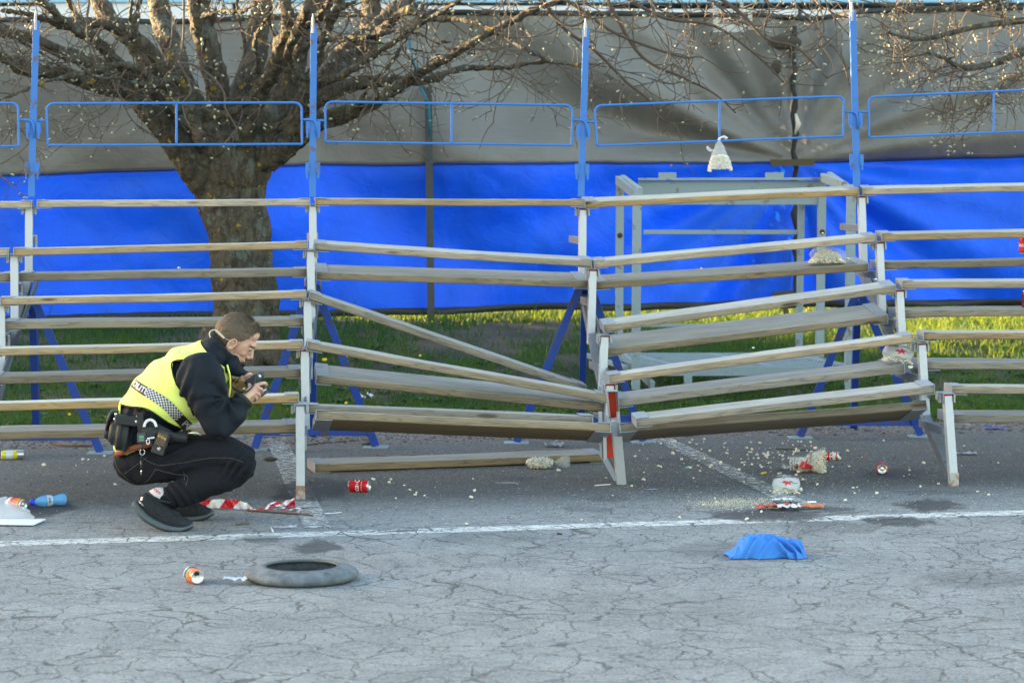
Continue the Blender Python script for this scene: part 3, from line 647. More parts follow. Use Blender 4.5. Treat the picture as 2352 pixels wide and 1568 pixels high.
def grail(label, tl, tr, br, bl, mx, hooks):
    root = empty('guard_rail', P(*bl, rowd(bl[0], 4)+.05), label, 'guard rail', 'blue rebar guard rails'); base = root.location.copy()
    def add(m, n, mt):
        o = m.build(n, mt, None, origin=base, smooth=True); o.parent = root; o.location = (0, 0, 0)
    q = lambda x, y: P(x, y, rowd(x, 4)+.05)
    TL, TR, BR, BL = q(*tl), q(*tr), q(*br), q(*bl); r = .045; ex = (TR-TL).normalized()*r; dn = Vector((0, 0, -r))
    def arc(c, a, b): return [c+a*math.cos(t)+b*math.sin(t) for t in [i*math.pi/8 for i in range(5)]]
    cl = TL+ex+dn; cr = TR-ex+dn
    path = [BL]+arc(cl, -ex, -dn)+arc(cr, -dn, ex)+[BR, BL]
    m = MB(); rebar(m, path); add(m, 'frame', RBM)
    t = (mx-tl[0])/(tr[0]-tl[0]); m = MB(); rebar(m, [TL.lerp(TR, t), BL.lerp(BR, (mx-bl[0])/(br[0]-bl[0]))]); add(m, 'middle_bar', RBM)
    for (a, s_) in hooks:
        h = q(*a); o = Vector((s_*.05, 0, 0)); m = MB(); m.tube([h, h+o, h+o*1.5+Vector((0, 0, -.006)), h+o*1.8+Vector((0, 0, -.03)), h+o*1.9+Vector((0, 0, -.11))], .008, 7); add(m, 'hook', RBM)
    return root
grail('blue rebar guard rail cut off by the left picture edge', (-560, 240), (42, 237), (44, 336), (-560, 338), -280, [((44, 276), 1)])
grail('blue rebar guard rail crossing in front of the tree trunk', (107, 238), (693, 236), (694, 331), (109, 334), 403, [((107, 277), -1), ((694, 275), 1)])
grail('blue rebar guard rail between the tree and the buckled frame', (747, 234), (1315, 242), (1313, 334), (747, 326), 1035, [((747, 277), -1), ((1315, 276), 1)])
grail('blue rebar guard rail with a popcorn bag tied to it', (1366, 243), (1938, 221), (1936, 313), (1371, 335), 1650, [((1368, 280), -1), ((1938, 257), 1)])
grail('blue rebar guard rail cut off by the right picture edge', (1995, 223), (2600, 196), (2600, 292), (1996, 316), 2280, [((1996, 257), -1)])

# --- steel loading frame on the grass
LBM = metal('pale_blue_grey_paint', (.27, .345, .39), (.17, .10, .06), .575, 0, .5)
def q_(x, y, d): return P(x, y, d)
root = empty('steel_rack', P(1700, 870, 16.4), 'pale blue grey welded steel rack with a mesh platform on the grass by the tarpaulin', 'steel rack'); base = root.location.copy()
def addr(m, n, mt=LBM):
    o = m.build(n, mt, None, origin=base, bevel=.003); o.parent = root; o.location = (0, 0, 0)
DN, DF = 16.3, 17.35
for x, yt, yb, d, w in ((1463, 446, 885, DN, .065), (1955, 440, 885, DN, .065), (1424, 414, 858, DF, .062), (1888, 412, 835, DF, .062), (1841, 415, 800, DF+.2, .05)):
    m = MB(); a, b = P(x, yt, d), P(x-(6 if x > 1800 else 3), yb, d); m.bar(a, b, w, .05, (0, 1, 0)); m.box(a+Vector((-w/2, -.035, -.03)), (w, 0, 0), (0, .01, 0), (b-a)); addr(m, 'post')
for x, y in ((1424, 541), (1889, 533)):
    m = MB(); m.lathe(P(x, y, DF-.04), (0, 1, 0), [(0, 0), (0, .022), (.02, .022)], 14); addr(m, 'bolt_head', simple('rust_brown', (.06, .03, .02), .8))
m = MB(); m.bar(P(1466, 443, DF), P(1888, 443, DF), .03, .19); m.bar(P(1466, 412, DF-.02), P(1888, 411, DF-.02), .08, .02); addr(m, 'top_beam')
for x in (1533, 1779):
    m = MB(); m.cbox(P(x, 405, DF), .135, .10, .06); addr(m, 'lug')
for a, b in (((1419, 414), (1463, 448)), ((1430, 412), (1470, 442)), ((1890, 408), (1940, 428)), ((1905, 405), (1955, 440))):
    m = MB(); m.bar(P(*a, DF-.05), P(*b, DN), .04, .07, (0, 0, 1)); addr(m, 'side_arm')
m = MB(); m.bar(P(1478, 533, DF+.05), P(1838, 533, DF+.2), .03, .035); addr(m, 'rung')
m = MB(); m.bar(P(1420, 747, DF+.3), P(1700, 747, DF+.3), .03, .025); addr(m, 'low_rung')
zf = P(1463, 850, DN).z; 
m = MB(); m.bar(P(1463, 852, DN), P(1955, 852, DN), .04, .07); addr(m, 'front_rail')
m = MB(); m.bar(Vector((P(1424, 0, DF).x, DF+.1, zf)), Vector((P(1890, 0, DF).x, DF+.1, zf)), .04, .06); addr(m, 'rear_rail')
xl, xr = P(1463, 0, DN).x, P(1955, 0, DN).x
for f in (.0, .22, .62, .98):
    m = MB(); m.bar(Vector((xl+(xr-xl)*f-.16*(.5-f), DN, zf+.02)), Vector((xl+(xr-xl)*f-.35, DF+.1, zf+.02)), .05, .03); addr(m, 'cross_member')
m = MB()
for i in range(64):
    x = xl+(xr-xl)*i/63; m.bar(Vector((x, DN, zf+.03)), Vector((x-.2, DF+.1, zf+.03)), .004, .012)
for i in range(18):
    y = DN+(DF+.1-DN)*i/17; m.bar(Vector((xl-.2*i/17, y, zf+.033)), Vector((xr-.2*i/17, y, zf+.033)), .005, .008)
addr(m, 'mesh_floor')
m = MB(); m.bar(P(1430, 815, DF-.3), P(1500, 885, DN-.05), .03, .06, (0, 0, 1)); m.bar(P(1425, 760, DF-.1), P(1424, 858, DF-.1), .04, .04, (0, 1, 0)); addr(m, 'brace')
m = MB(); m.bar(P(1580, 862, DN), P(1580, 890, DN), .06, .05, (0, 1, 0)); addr(m, 'stub_leg')
# ================================================================== MAGNOLIA TREES
def barkmat():
    t = NT('lichened_bark'); p = t.pos(); ps = t.mapping(p, (1, 1, .35))
    n = t.noise(ps, 9, 8, .72, .6); f = t.noise(ps, 38, 6, .75)
    c = t.mix(t.ramp(n, .3, .65), (.010, .009, .008, 1), (.125, .095, .062, 1)); c = t.mix(t.ramp(f, .35, .7, 0, .6), c, (.13, .12, .10, 1))
    g = t.noise(p, 5.5, 7, .7); c = t.mix(t.ramp(g, .54, .60, 0, .85), c, (.135, .15, .13, 1))           # grey lichen
    ms = t.noise(p, 2.1, 6, .7); c = t.mix(t.ramp(ms, .55, .68, 0, .8), c, (.045, .05, .018, 1))         # moss
    ye = t.noise(p, 9.5, 5, .6); c = t.mix(t.ramp(ye, .635, .665, 0, .9), c, (.40, .26, .02, 1)); wf = t.noise(p, 30, 4, .6); c = t.mix(t.ramp(wf, .66, .70, 0, .8), c, (.30, .31, .28, 1))         # yellow lichen
    v = t.n('TexVoronoi', feature='DISTANCE_TO_EDGE'); v.inputs['Scale'].default_value = 13; w = t.n('VectorMath', operation='ADD'); t.l(ps, w.inputs[0]); sc = t.n('VectorMath', operation='SCALE'); t.l(t.noise(p, 6, 4, col=True), sc.inputs[0]); sc.inputs['Scale'].default_value = .12; t.l(sc.outputs[0], w.inputs[1]); t.l(w.outputs[0], v.inputs['Vector'])
    cr = t.ramp(v.outputs['Distance'], .0, .09, 1, 0); c = t.mix(t.math('MULTIPLY', cr, .35), c, (.015, .013, .011, 1))
    t.set(color=c, rough=.92); h = t.math('SUBTRACT', t.math('ADD', n, t.math('MULTIPLY', f, .6)), t.math('MULTIPLY', cr, .3)); t.bump(h, 1., .04); return t.m
BARK = barkmat()
TWIG = simple('twig_bark', (.085, .062, .048), .8, 0, .35, 25); BUD = simple('bud_green', (.42, .47, .36), .6, 0, .25, 40); 
tt = NT('bud_green_soft'); tt.set(color=(.29, .31, .22), rough=.6, sub=0.); BUD2 = tt.m
def smooth_path(pts, rad, n=6):
    out = []; rr = []; k = len(pts)
    for i in range(k-1):
        p0, p1, p2, p3 = pts[max(0, i-1)], pts[i], pts[i+1], pts[min(k-1, i+2)]
        for j in range(n):
            t = j/n; out.append(.5*((2*p1)+(p2-p0)*t+(2*p0-5*p1+4*p2-p3)*t*t+(3*p1-p0-3*p2+p3)*t**3)); rr.append(rad[i]+(rad[i+1]-rad[i])*t)
    out.append(pts[-1]); rr.append(rad[-1]); return out, rr
RS_ = 1.
LIMBS = []                                             # world paths for the twigs to grow from
def limb(m, spec, d0, d1, seg=6, keep=True):
    k = len(spec); pts = []; rad = []
    for i, (x, y, r) in enumerate(spec):
        d = d0+(d1-d0)*i/(k-1); pts.append(P(x, y, d)); rad.append(r*RS_/FP*d)
    pts, rad = smooth_path(pts, rad, seg)
    pts = [p+Vector((noise.noise(p*3), noise.noise(p*3+Vector((9, 0, 0))), noise.noise(p*3+Vector((0, 9, 0)))))*min(.05, r*.6+.01) for p, r in zip(pts, rad)]
    m.tube(pts, rad, 14 if rad[0] > .04 else 8)
    if keep: LIMBS.append((pts, rad))
DT = 17.3
m = MB()
limb(m, [(548, 850, 108), (553, 822, 92), (560, 780, 80), (562, 720, 74), (558, 640, 73), (548, 560, 72), (536, 490, 74), (530, 430, 84), (525, 375, 92), (530, 320, 70)], DT, DT, keep=False)
for x, dx in ((500, -70), (600, 60), (560, 10), (530, -20)): limb(m, [(x, 740, 30), (x+dx*.3, 800, 30), (x+dx*.8, 838, 26), (x+dx*1.4, 862, 16)], DT-.05, DT-.3, keep=False)
A = [
 ([(470, 425, 42), (425, 370, 40), (395, 320, 36), (345, 262, 31), (283, 212, 26), (205, 190, 23), (133, 163, 21), (60, 158, 17), (0, 128, 14), (-90, 100, 10)], 17.2, 16.2),
 ([(440, 380, 34), (395, 290, 34), (330, 222, 28), (290, 187, 25), (205, 148, 23), (143, 113, 20), (60, 85, 18), (0, 70, 16), (-80, 40, 12)], 17.2, 17.0),
 ([(395, 275, 26), (320, 190, 22), (250, 130, 20), (190, 80, 17), (120, 25, 14), (60, -25, 11)], 17.1, 15.9),
 ([(450, 350, 38), (400, 250, 36), (350, 170, 32), (300, 95, 28), (240, 25, 26), (200, -40, 22)], 17.3, 17.8),
 ([(470, 330, 38), (430, 220, 34), (395, 120, 32), (365, 30, 30), (350, -50, 26)], 17.4, 18.2),
 ([(500, 350, 44), (500, 230, 34), (478, 120, 36), (465, 30, 34), (470, -40, 30)], 17.1, 16.8),
 ([(540, 350, 50), (555, 240, 42), (580, 130, 34), (600, 30, 30), (605, -40, 26)], 17.4, 18.0),
 ([(580, 360, 50), (630, 250, 42), (672, 150, 34), (705, 60, 30), (730, -40, 26)], 17.3, 17.3),
 ([(560, 330, 30), (590, 230, 26), (640, 150, 24), (660, 60, 20), (650, -30, 18)], 17.0, 16.2),
 ([(600, 350, 46), (670, 270, 40), (745, 190, 36), (810, 110, 33), (880, 50, 26), (960, -40, 20)], 17.4, 18.0),
 ([(620, 340, 40), (700, 250, 38), (790, 150, 30), (850, 80, 30), (850, -40, 28)], 17.6, 18.4),
 ([(610, 370, 44), (670, 318, 36), (740, 285, 28), (800, 262, 25), (850, 240, 20), (917, 197, 18), (960, 168, 15), (1020, 133, 14), (1090, 100, 12), (1184, 50, 10), (1300, -5, 8)], 17.2, 16.0),
 ([(700, 250, 28), (780, 205, 22), (880, 192, 17), (980, 182, 13), (1060, 160, 10), (1150, 158, 9), (1240, 140, 7), (1330, 150, 4)], 17.3, 17.3),
 ([(860, 90, 16), (930, 30, 13), (1000, 45, 10), (1085, 55, 9), (1170, 95, 8), (1260, 135, 7), (1360, 160, 5), (1440, 200, 3)], 17.0, 15.4),
 ([(470, 330, 22), (420, 200, 18), (360, 195, 15), (300, 150, 12), (180, 170, 9), (60, 205, 7), (-20, 240, 6)], 16.8, 15.6),
 ([(410, 215, 24), (340, 110, 20), (250, 60, 16), (170, 62, 12), (90, 40, 9), (0, 20, 7)], 16.9, 16.0),
 ([(690, 190, 14), (660, 120, 13), (690, 60, 15), (706, 15, 14)], 16.6, 15.6),
 ([(660, 300, 26), (700, 200, 16), (735, 120, 12), (765, 40, 12), (790, -40, 12)], 16.8, 16.0),
 ([(430, 240, 20), (500, 262, 14), (560, 240, 9), (600, 200, 6)], 16.9, 16.2),
 ([(740, 190, 14), (860, 130, 10), (960, 60, 9), (1060, 0, 7), (1150, -50, 5)], 16.6, 15.2),
]
RS_ = .80
for sp, a, b in A: limb(m, sp, a, b)
rl = random.Random(4)
def boughs(m, src, cnt):
    k = 0
    while k < cnt:
        pts, rad = src[rl.randrange(len(src))]; i = rl.randrange(len(pts)//4, len(pts)-1)
        if rad[i] < .035: continue
        t = (pts[i+1]-pts[i]).normalized(); d = (t+Vector((rl.gauss(0, .6), rl.gauss(-.25, .5), rl.gauss(.15, .5)))).normalized(); L = rl.uniform(.8, 1.7); n = 12; p = pts[i].copy(); q = [p.copy()]
        for j in range(n):
            d = (d+Vector((rl.gauss(0, .16), rl.gauss(0, .12), rl.gauss(.02, .16)))).normalized(); p = p+d*L/n; q.append(p.copy())
        r0 = rl.uniform(.016, .034); rr = [r0*(1-.7*j/n) for j in range(n+1)]
        if q[-1].z < 1.95: continue
        m.tube(q, rr, 8); LIMBS.append((q, rr)); k += 1
boughs(m, list(LIMBS), 34)
tree = empty('magnolia_tree', (P(552, 840, DT).x, DT, terrain(P(552, 840, DT).x, DT)), 'big old magnolia with a thick lichened trunk and budding branches fanning out above the stand', 'tree'); tb = tree.location.copy()
o = m.build('trunk', BARK, None, smooth=True, origin=tb); o.parent = tree; o.location = (0, 0, 0)
r = o.modifiers.new('r', 'REMESH'); r.mode = 'VOXEL'; r.voxel_size = .015; r.use_smooth_shade = True
s = o.modifiers.new('s', 'SMOOTH'); s.iterations = 3
tx = bpy.data.textures.new('bark', 'CLOUDS'); tx.noise_scale = .09; tx.noise_depth = 4
d = o.modifiers.new('d', 'DISPLACE'); d.texture = tx; d.strength = .05; d.mid_level = .5; d.texture_coords = 'LOCAL'
tx2 = bpy.data.textures.new('bark_fine', 'CLOUDS'); tx2.noise_scale = .03; tx2.noise_depth = 2; d2 = o.modifiers.new('d2', 'DISPLACE'); d2.texture = tx2; d2.strength = .018; d2.mid_level = .5; d2.texture_coords = 'LOCAL'
# twigs
rt = random.Random(11)
TW = MB(); BUDS = []
def twig(m, p, dr, r, L, lvl, gx, droop):
    n = max(4, int(L/.045)); pts = [p.copy()]; d = dr.normalized(); ax = Vector((rt.gauss(0, 1), rt.gauss(0, .6), rt.gauss(0, 1))).normalized(); kids = []
    for i in range(n):
        if rt.random() < .3: ax = Vector((rt.gauss(0, 1), rt.gauss(0, .6), rt.gauss(0, 1))).normalized()
        d = (d+ax*.26+Vector((0, 0, -droop*(1-1.7*i/n)))).normalized(); pts.append(pts[-1]+d*L/n)
        if lvl < 2 and i > 0 and rt.random() < (.42 if lvl == 0 else .34): kids.append((pts[-1].copy(), (d+Vector((rt.gauss(0, .8), rt.gauss(0, .6), rt.gauss(.1, .7)))).normalized(), 1-i/n))
    rad = [max(.0022, r*(1-.55*i/n)) for i in range(n+1)]; m.tube(pts, rad, 5)
    for (q, dd, f) in kids: twig(m, q, dd, r*.6, L*(.30+.35*rt.random())*(.6+.5*f), lvl+1, gx, droop*.5)
    if rt.random() < .6: BUDS.append((pts[-1].copy(), (d+Vector((0, 0, .9))).normalized(), rt.uniform(.7, 1.25)))
    if rt.random() < .12 and n > 5: BUDS.append((pts[n//2].copy(), (d.orthogonal()+Vector((0, 0, .8))).normalized(), rt.uniform(.45, .8)))
def pix(p): return CX+p.x/p.y*FP, CY-(p.z-ZC)/p.y*FP
for pts, rad in LIMBS:
    for i in range(2, len(pts)):
        x, y = pix(pts[i])
        if y > 250 or y < -60 or x < -90: continue
        pr = .26 if rad[i] < .06 else .12
        if x > 900: pr *= 1.25
        if rt.random() < pr:
            t = (pts[i]-pts[i-1]).normalized(); dr = (t*.5+Vector((rt.gauss(0, .7), rt.gauss(-.35, .5), rt.gauss(.0, .6)))).normalized()
            twig(TW, pts[i]+dr*rad[i]*.6, dr, rt.uniform(.004, .008), rt.uniform(.3, .75), 0, 0, .04)
# the twigs singled out in the photograph: hanging in front of the trunk
for sp, dd in (([(722, -20), (722, 60), (718, 120), (712, 145), (700, 158), (680, 172)], 15.2), ([(712, 145), (745, 150), (790, 180), (815, 215), (818, 250), (842, 292), (838, 310), (815, 330)], 15.2),
               ([(712, 145), (735, 190), (738, 215), (720, 240), (735, 290), (770, 305)], 15.2), ([(205, 0), (200, 45), (202, 95), (215, 140)], 16.), ([(235, 60), (215, 95), (216, 120), (225, 128)], 16.)):
    pts = [P(x*1. if x > 900 else (x-300 if 600 < x < 900 else x), y, dd) for x, y in sp]
    pts, rad = smooth_path(pts, [.009-.006*i/len(pts) for i in range(len(pts))], 5); TW.tube(pts, rad, 6)
    for k in range(3, len(pts), 4): twig(TW, pts[k], Vector((rt.gauss(0, 1), -.2, rt.gauss(-.3, .6))), .004, rt.uniform(.1, .25), 1, 0, .05)
for i in range(30):      # loose sprays entering from above, centre to right
    x = rt.uniform(1050, 1960); y = rt.uniform(-80, 40) if rt.random() < .7 else rt.uniform(0, 90); d0 = rt.uniform(14.6, 17.5)
    p = P(x-60, y-30, d0); twig(TW, p, Vector((rt.uniform(.3, 1), rt.gauss(0, .3), rt.uniform(-.5, .15))), rt.uniform(.007, .011), rt.uniform(.5, 1.05), 0, 0, .05)
for sp, dd in (([(1230, -30), (1290, 60), (1370, 120), (1440, 190), (1490, 230), (1520, 275), (1560, 285)], 16.2), ([(1380, -30), (1450, 100), (1500, 150), (1560, 175), (1640, 215), (1690, 260)], 16.6), ([(1240, -40), (1330, 20), (1420, 80), (1560, 130), (1600, 130)], 16.0), ([(1400, -30), (1520, 40), (1640, 60), (1740, 130), (1800, 190)], 16.), ([(1600, -40), (1700, 30), (1760, 90), (1830, 110), (1900, 180)], 15.5)):
    pts = [P(x, y, dd) for x, y in sp]; pts, rad = smooth_path(pts, [.016-.012*i/len(pts) for i in range(len(pts))], 5); TW.tube(pts, rad, 6)
    for k in range(2, len(pts), 2): twig(TW, pts[k], Vector((rt.gauss(.3, 1), rt.gauss(-.3, .5), rt.gauss(-.2, .6))), .005, rt.uniform(.2, .5), 1, 0, .04)
def put(m, name, mat, par, base, **k):
    o = m.build(name, mat, None, smooth=True, origin=base); o.parent = par; o.location = (0, 0, 0)
    for a, b in k.items(): o[a] = b
    return o
def bud_shape(m, p, d, s):
    s = s*.7; L = .034*s; m.lathe(p, d, [(0, .003*s), (.006*s, .0075*s), (.016*s, .0105*s), (.026*s, .007*s), (L, .0006)], 6)
def buds(par, base, lst):
    lst.sort(key=lambda b: -b[2]/b[0].y*(1 if -20 < pix(b[0])[0] < 2370 and pix(b[0])[1] > 0 else .3))
    m = MB(); bud_shape(m, Vector((0, 0, 0)), Vector((0, 0, 1)), 1); proto = m.build('flower_bud', BUD2, None, True); me = proto.data; bpy.data.objects.remove(proto)
    me.polygons.foreach_set('use_smooth', [True]*len(me.polygons))
    for i, (p, d, s) in enumerate(lst[:100]):
        o = link('flower_bud', me, par, p-base); o.rotation_mode = 'QUATERNION'; o.rotation_quaternion = d.to_track_quat('Z', 'Y'); o.scale = (s*1.1,)*3
    m = MB()
    for (p, d, s) in lst[100:]: bud_shape(m, p, d, s)
    if m.v: put(m, 'flower_buds', BUD2, par, base, kind='stuff')
put(TW, 'twigs', TWIG, tree, tb, kind='stuff'); buds(tree, tb, BUDS)
# second tree: trunk outside the picture on the right, boughs reaching in
BUDS = []; LIMBS = []; m = MB(); tb2 = Vector((6.4, 18.2, terrain(6.4, 18.2)))
def wl(pts, rad): 
    pts, rad = smooth_path([Vector(p) for p in pts], rad, 6); m.tube(pts, rad, 10); LIMBS.append((pts, rad))
wl([tb2-Vector((0, 0, .1)), tb2+Vector((-.05, 0, 1.)), tb2+Vector((0, 0, 1.9)), tb2+Vector((.1, 0, 3.2))], [.30, .22, .2, .14])
for sp, a, b in (([(2900, 60, 30), (2600, 60, 20), (2352, 118, 11), (2301, 140, 9), (2218, 157, 7), (2170, 135, 5), (2130, 120, 4)], 18, 15.6), ([(2900, 20, 24), (2600, 0, 16), (2400, 40, 9), (2250, 60, 7), (2120, 90, 5), (2040, 75, 3)], 18, 16.), ([(2900, -40, 24), (2600, -60, 16), (2400, -30, 9), (2250, 10, 7), (2130, 20, 5), (2010, 10, 3)], 18, 16.5), ([(2800, 100, 18), (2600, 120, 12), (2450, 140, 8), (2340, 180, 6), (2290, 215, 4), (2270, 240, 3)], 18, 15.2)):
    pts = [P(x, y, a+(b-a)*i/(len(sp)-1)) for i, (x, y, r) in enumerate(sp)]; wl(pts, [r/FP*16.5 for x, y, r in sp])
tree2 = empty('magnolia_tree', tb2, 'budding magnolia boughs reaching in from the top right corner', 'tree')
o = m.build('trunk', BARK, None, smooth=True, origin=tb2); o.parent = tree2; o.location = (0, 0, 0)
TW = MB()
for pts, rad in LIMBS[1:]:
    for i in range(2, len(pts)):
        x, y = pix(pts[i])
        if x > 2450: continue
        for _ in range(2):
            if rt.random() < .58:
                t = (pts[i]-pts[i-1]).normalized(); dr = (t*.4+Vector((rt.gauss(-.2, .7), rt.gauss(-.2, .5), rt.gauss(-.1, .6)))).normalized(); twig(TW, pts[i], dr, rt.uniform(.004, .007), rt.uniform(.3, .65), 0, 0, .05)
put(TW, 'twigs', TWIG, tree2, tb2, kind='stuff'); buds(tree2, tb2, BUDS)
# ================================================================== LITTER AND LOOSE THINGS
def T(name, label, cat, loc, group=None): return empty(name, loc, label, cat, group)
def part(root, m, name, mat, smooth=False, bevel=0, **k):
    base = parent_world(root); o = m.build(name, mat, None, origin=base, smooth=smooth, bevel=bevel); o.parent = root; o.location = (0, 0, 0)
    for a, b in k.items(): o[a] = b
    return o
def subpart(p, m, name, mat, **k):
    r = p.parent; o = part(r, m, name, mat, **k); o.parent = p; return o
def text_mesh(s, size, shear=0., bold=.0, ext=0., italic=None, space=1.):
    c = bpy.data.curves.new('t', 'FONT'); c.body = s; c.size = size; c.align_x = 'CENTER'; c.align_y = 'CENTER'; c.shear = shear; c.offset = bold; c.extrude = ext; c.space_character = space
    o = bpy.data.objects.new('t', c); COL.objects.link(o); dg = bpy.context.evaluated_depsgraph_get(); me = bpy.data.meshes.new_from_object(o.evaluated_get(dg)); bpy.data.objects.remove(o)
    bm = bmesh.new(); bm.from_mesh(me)
    bmesh.ops.triangulate(bm, faces=bm.faces)
    for _ in range(2):
        bmesh.ops.subdivide_edges(bm, edges=[e for e in bm.edges if e.calc_length() > size*.12], cuts=1); bmesh.ops.triangulate(bm, faces=bm.faces)
    vs = [v.co.copy() for v in bm.verts]; bm.verts.index_update(); fs = [tuple(v.index for v in f.verts) for f in bm.faces]; bm.free(); return vs, fs
ALU = NT('can_aluminium').set(color=(.72, .73, .75), rough=.28, metal=.9).m
BLACK = simple('black_plastic', (.018, .018, .02), .45, 0, .2, 60); DARKH = simple('dark_opening', (.008, .008, .008), .8)
WTXT = simple('white_print_ink', (.8, .8, .8), .5, 0, .02)
def gloss(name, col, rough=.25): return NT(name).set(color=col, rough=rough, metal=.1, spec=.5, coat=.2).m
def can(label, c, ax, L=.115, R=.033, body=None, text=None, group='drink cans lying about', open_end=True, roll=0., crush=0., tsize=.035, bands=(), name='drink_can'):
    """c: centre, ax: axis towards the drinking end"""
    ax = Vector(ax).normalized(); root = T(name, label, 'drink can', c, group); c = Vector(c); o = c-ax*L/2
    ref = Vector((0, -1, 0)); ref = (ref-ax*ref.dot(ax)).normalized(); w = ax.cross(ref); ref = ref*math.cos(roll)+w*math.sin(roll)
    def dent(v):
        if not crush: return v
        q = v-c; h = q.dot(ax)/L*2; k = crush*(1-abs(h)**1.5); up = Vector((0, 0, 1)); u = q-ax*q.dot(ax); f = u.dot(up)/R
        return v-up*max(0, f)*R*k*1.1-ax*0+Vector((0, 0, noise.noise(v*60)*.004))
    m = MB(); pr = [(.008, R*.86), (.014, R*.985), (.018, R)]+[(x, R) for x in np.linspace(.024, L-.020, 12)]+[(L-.012, R*.95), (L-.005, R*.82)]; m.lathe(o, ax, pr, 32, ref=ref); m.v = [tuple(dent(Vector(v))) for v in m.v]
    b = part(root, m, 'body', body, smooth=True)
    m = MB(); m.lathe(o, ax, [(.004, .0), (.010, R*.5), (.006, R*.70), (0, R*.76), (.002, R*.80), (.008, R*.865)], 32); m.v = [tuple(dent(Vector(v))) for v in m.v]; part(root, m, 'base', ALU, smooth=True)
    m = MB(); m.lathe(o, ax, [(L-.005, R*.825), (L-.001, R*.84), (L, R*.80), (L-.004, R*.76), (L-.005, R*.72), (L-.0045, .0)], 32); m.v = [tuple(dent(Vector(v))) for v in m.v]; lid = part(root, m, 'lid', ALU, smooth=True)
    up = Vector((0, 0, 1))-ax*ax.z; up.normalize(); sd = ax.cross(up)
    e = o+ax*(L-.0035)
    m = MB(); m.lathe(e+up*R*.36+sd*R*.05, ax, [(0, .011), (.0006, .011), (.0007, 0)], 18); subpart(lid, m, 'opening', DARKH)
    m = MB(); m.lathe(e-up*R*.12, ax, [(.001, .0095), (.0022, .0098), (.0022, .006), (.001, .0055)], 16); subpart(lid, m, 'ring_pull', ALU)
    for (f0, f1, mt, nm) in bands:
        m = MB(); m.lathe(o, ax, [(L*f0, R*1.006), (L*(f0+f1)/2, R*1.006), (L*f1, R*1.006)], 32, ref=ref); m.v = [tuple(dent(Vector(v))) for v in m.v]; part(root, m, nm, mt, smooth=True)
    if text:
        for (s, size, off, ang, shear, mt, along) in text:
            vs, fs = text_mesh(s, size, shear, bold=size*.012 if size > .02 else 0); m = MB(); out = []
            for v in vs:
                u_, w_ = (v.x, v.y) if along else (v.y, v.x)
                a = w_/R+ang; out.append(dent(o+ax*(L*off+u_)+(ref*math.cos(a)+ax.cross(ref)*math.sin(a))*R*1.012))
            m.add(out, fs); part(root, m, 'lettering', mt)
    return root
REDC = gloss('red_can_paint', (.62, .012, .02)); ORAC = gloss('orange_can_paint', (.85, .13, .01)); YELC = gloss('yellow_can_paint', (.72, .62, .02)); WHC = gloss('white_can_paint', (.72, .74, .76)); GRNC = gloss('green_can_paint', (.10, .40, .05)); BLUC = gloss('navy_can_paint', (.02, .03, .2))
def onground(x, y, R): # centre of something of radius R resting where the picture shows its lower edge at x, y
    g = G(x, y); return Vector((g.x, g.y+R*.3, R))
WL = WTXT
c = onground(825, 1130, .033); can('red can with white script lettering lying below the collapsed bay', c, (-.97, .22, 0), .118, .033, REDC, [('Coca-Cola', .040, .56, .25, .3, WL, False), ('ORIGINAL TASTE', .0085, .33, -.05, 0, WL, False)], roll=0)
c = onground(444, 1338, .031); can('orange can with its opened end towards the viewer, left of the tyre', c, (.42, -.9, .04), .115, .033, ORAC, bands=[(.22, .42, BLUC, 'blue_band'), (.42, .52, GRNC, 'green_band'), (.14, .22, WHC, 'white_band')])
c = onground(36, 1172, .033); can('orange can half hidden behind the clear plastic bag at the left edge', c, (-.8, .55, .0), .115, .033, ORAC, [('FANTA', .026, .5, .5, 0, BLUC, False)], bands=[(.70, .86, WHC, 'white_band'), (.1, .16, GRNC, 'green_band')])
c = onground(28, 1055, .0285); can('tall yellow and white can lying at the left picture edge', c, (-.97, -.24, 0), .135, .0285, YELC, bands=[(.48, .80, WHC, 'white_band'), (.02, .30, ALU, 'bare_band')])
c = onground(2026, 1088, .033); can('can with its shiny bare base facing the viewer, right of the popcorn cone', c, (.12, .98, 0), .10, .033, REDC)
c = onground(1906, 1056, .030); can('crushed red can behind the open popcorn cone', c, (-.93, .35, .05), .115, .033, REDC, bands=[(.12, .45, WHC, 'white_panel')], crush=.62)
A_ = P(2352, 590, rowd(2352, 3)+.25); can('red can standing on the highest foot plank at the right picture edge', Vector((A_.x, A_.y, P(2352, 583, rowd(2352, 3)+.2).z+.057)), (0, 0, 1), .115, .034, REDC, [('Coca-Cola', .036, .5, .1, .25, WL, False)])
can('dark red can standing on the second highest foot plank at the right picture edge', Vector((P(2359, 0, rowd(2359, 2)+.2).x, rowd(2359, 2)+.2, P(2359, 714, rowd(2359, 2)+.2).z+.07)), (0, 0, 1), .115, .033, gloss('dark_red_can_paint', (.16, .01, .03)))
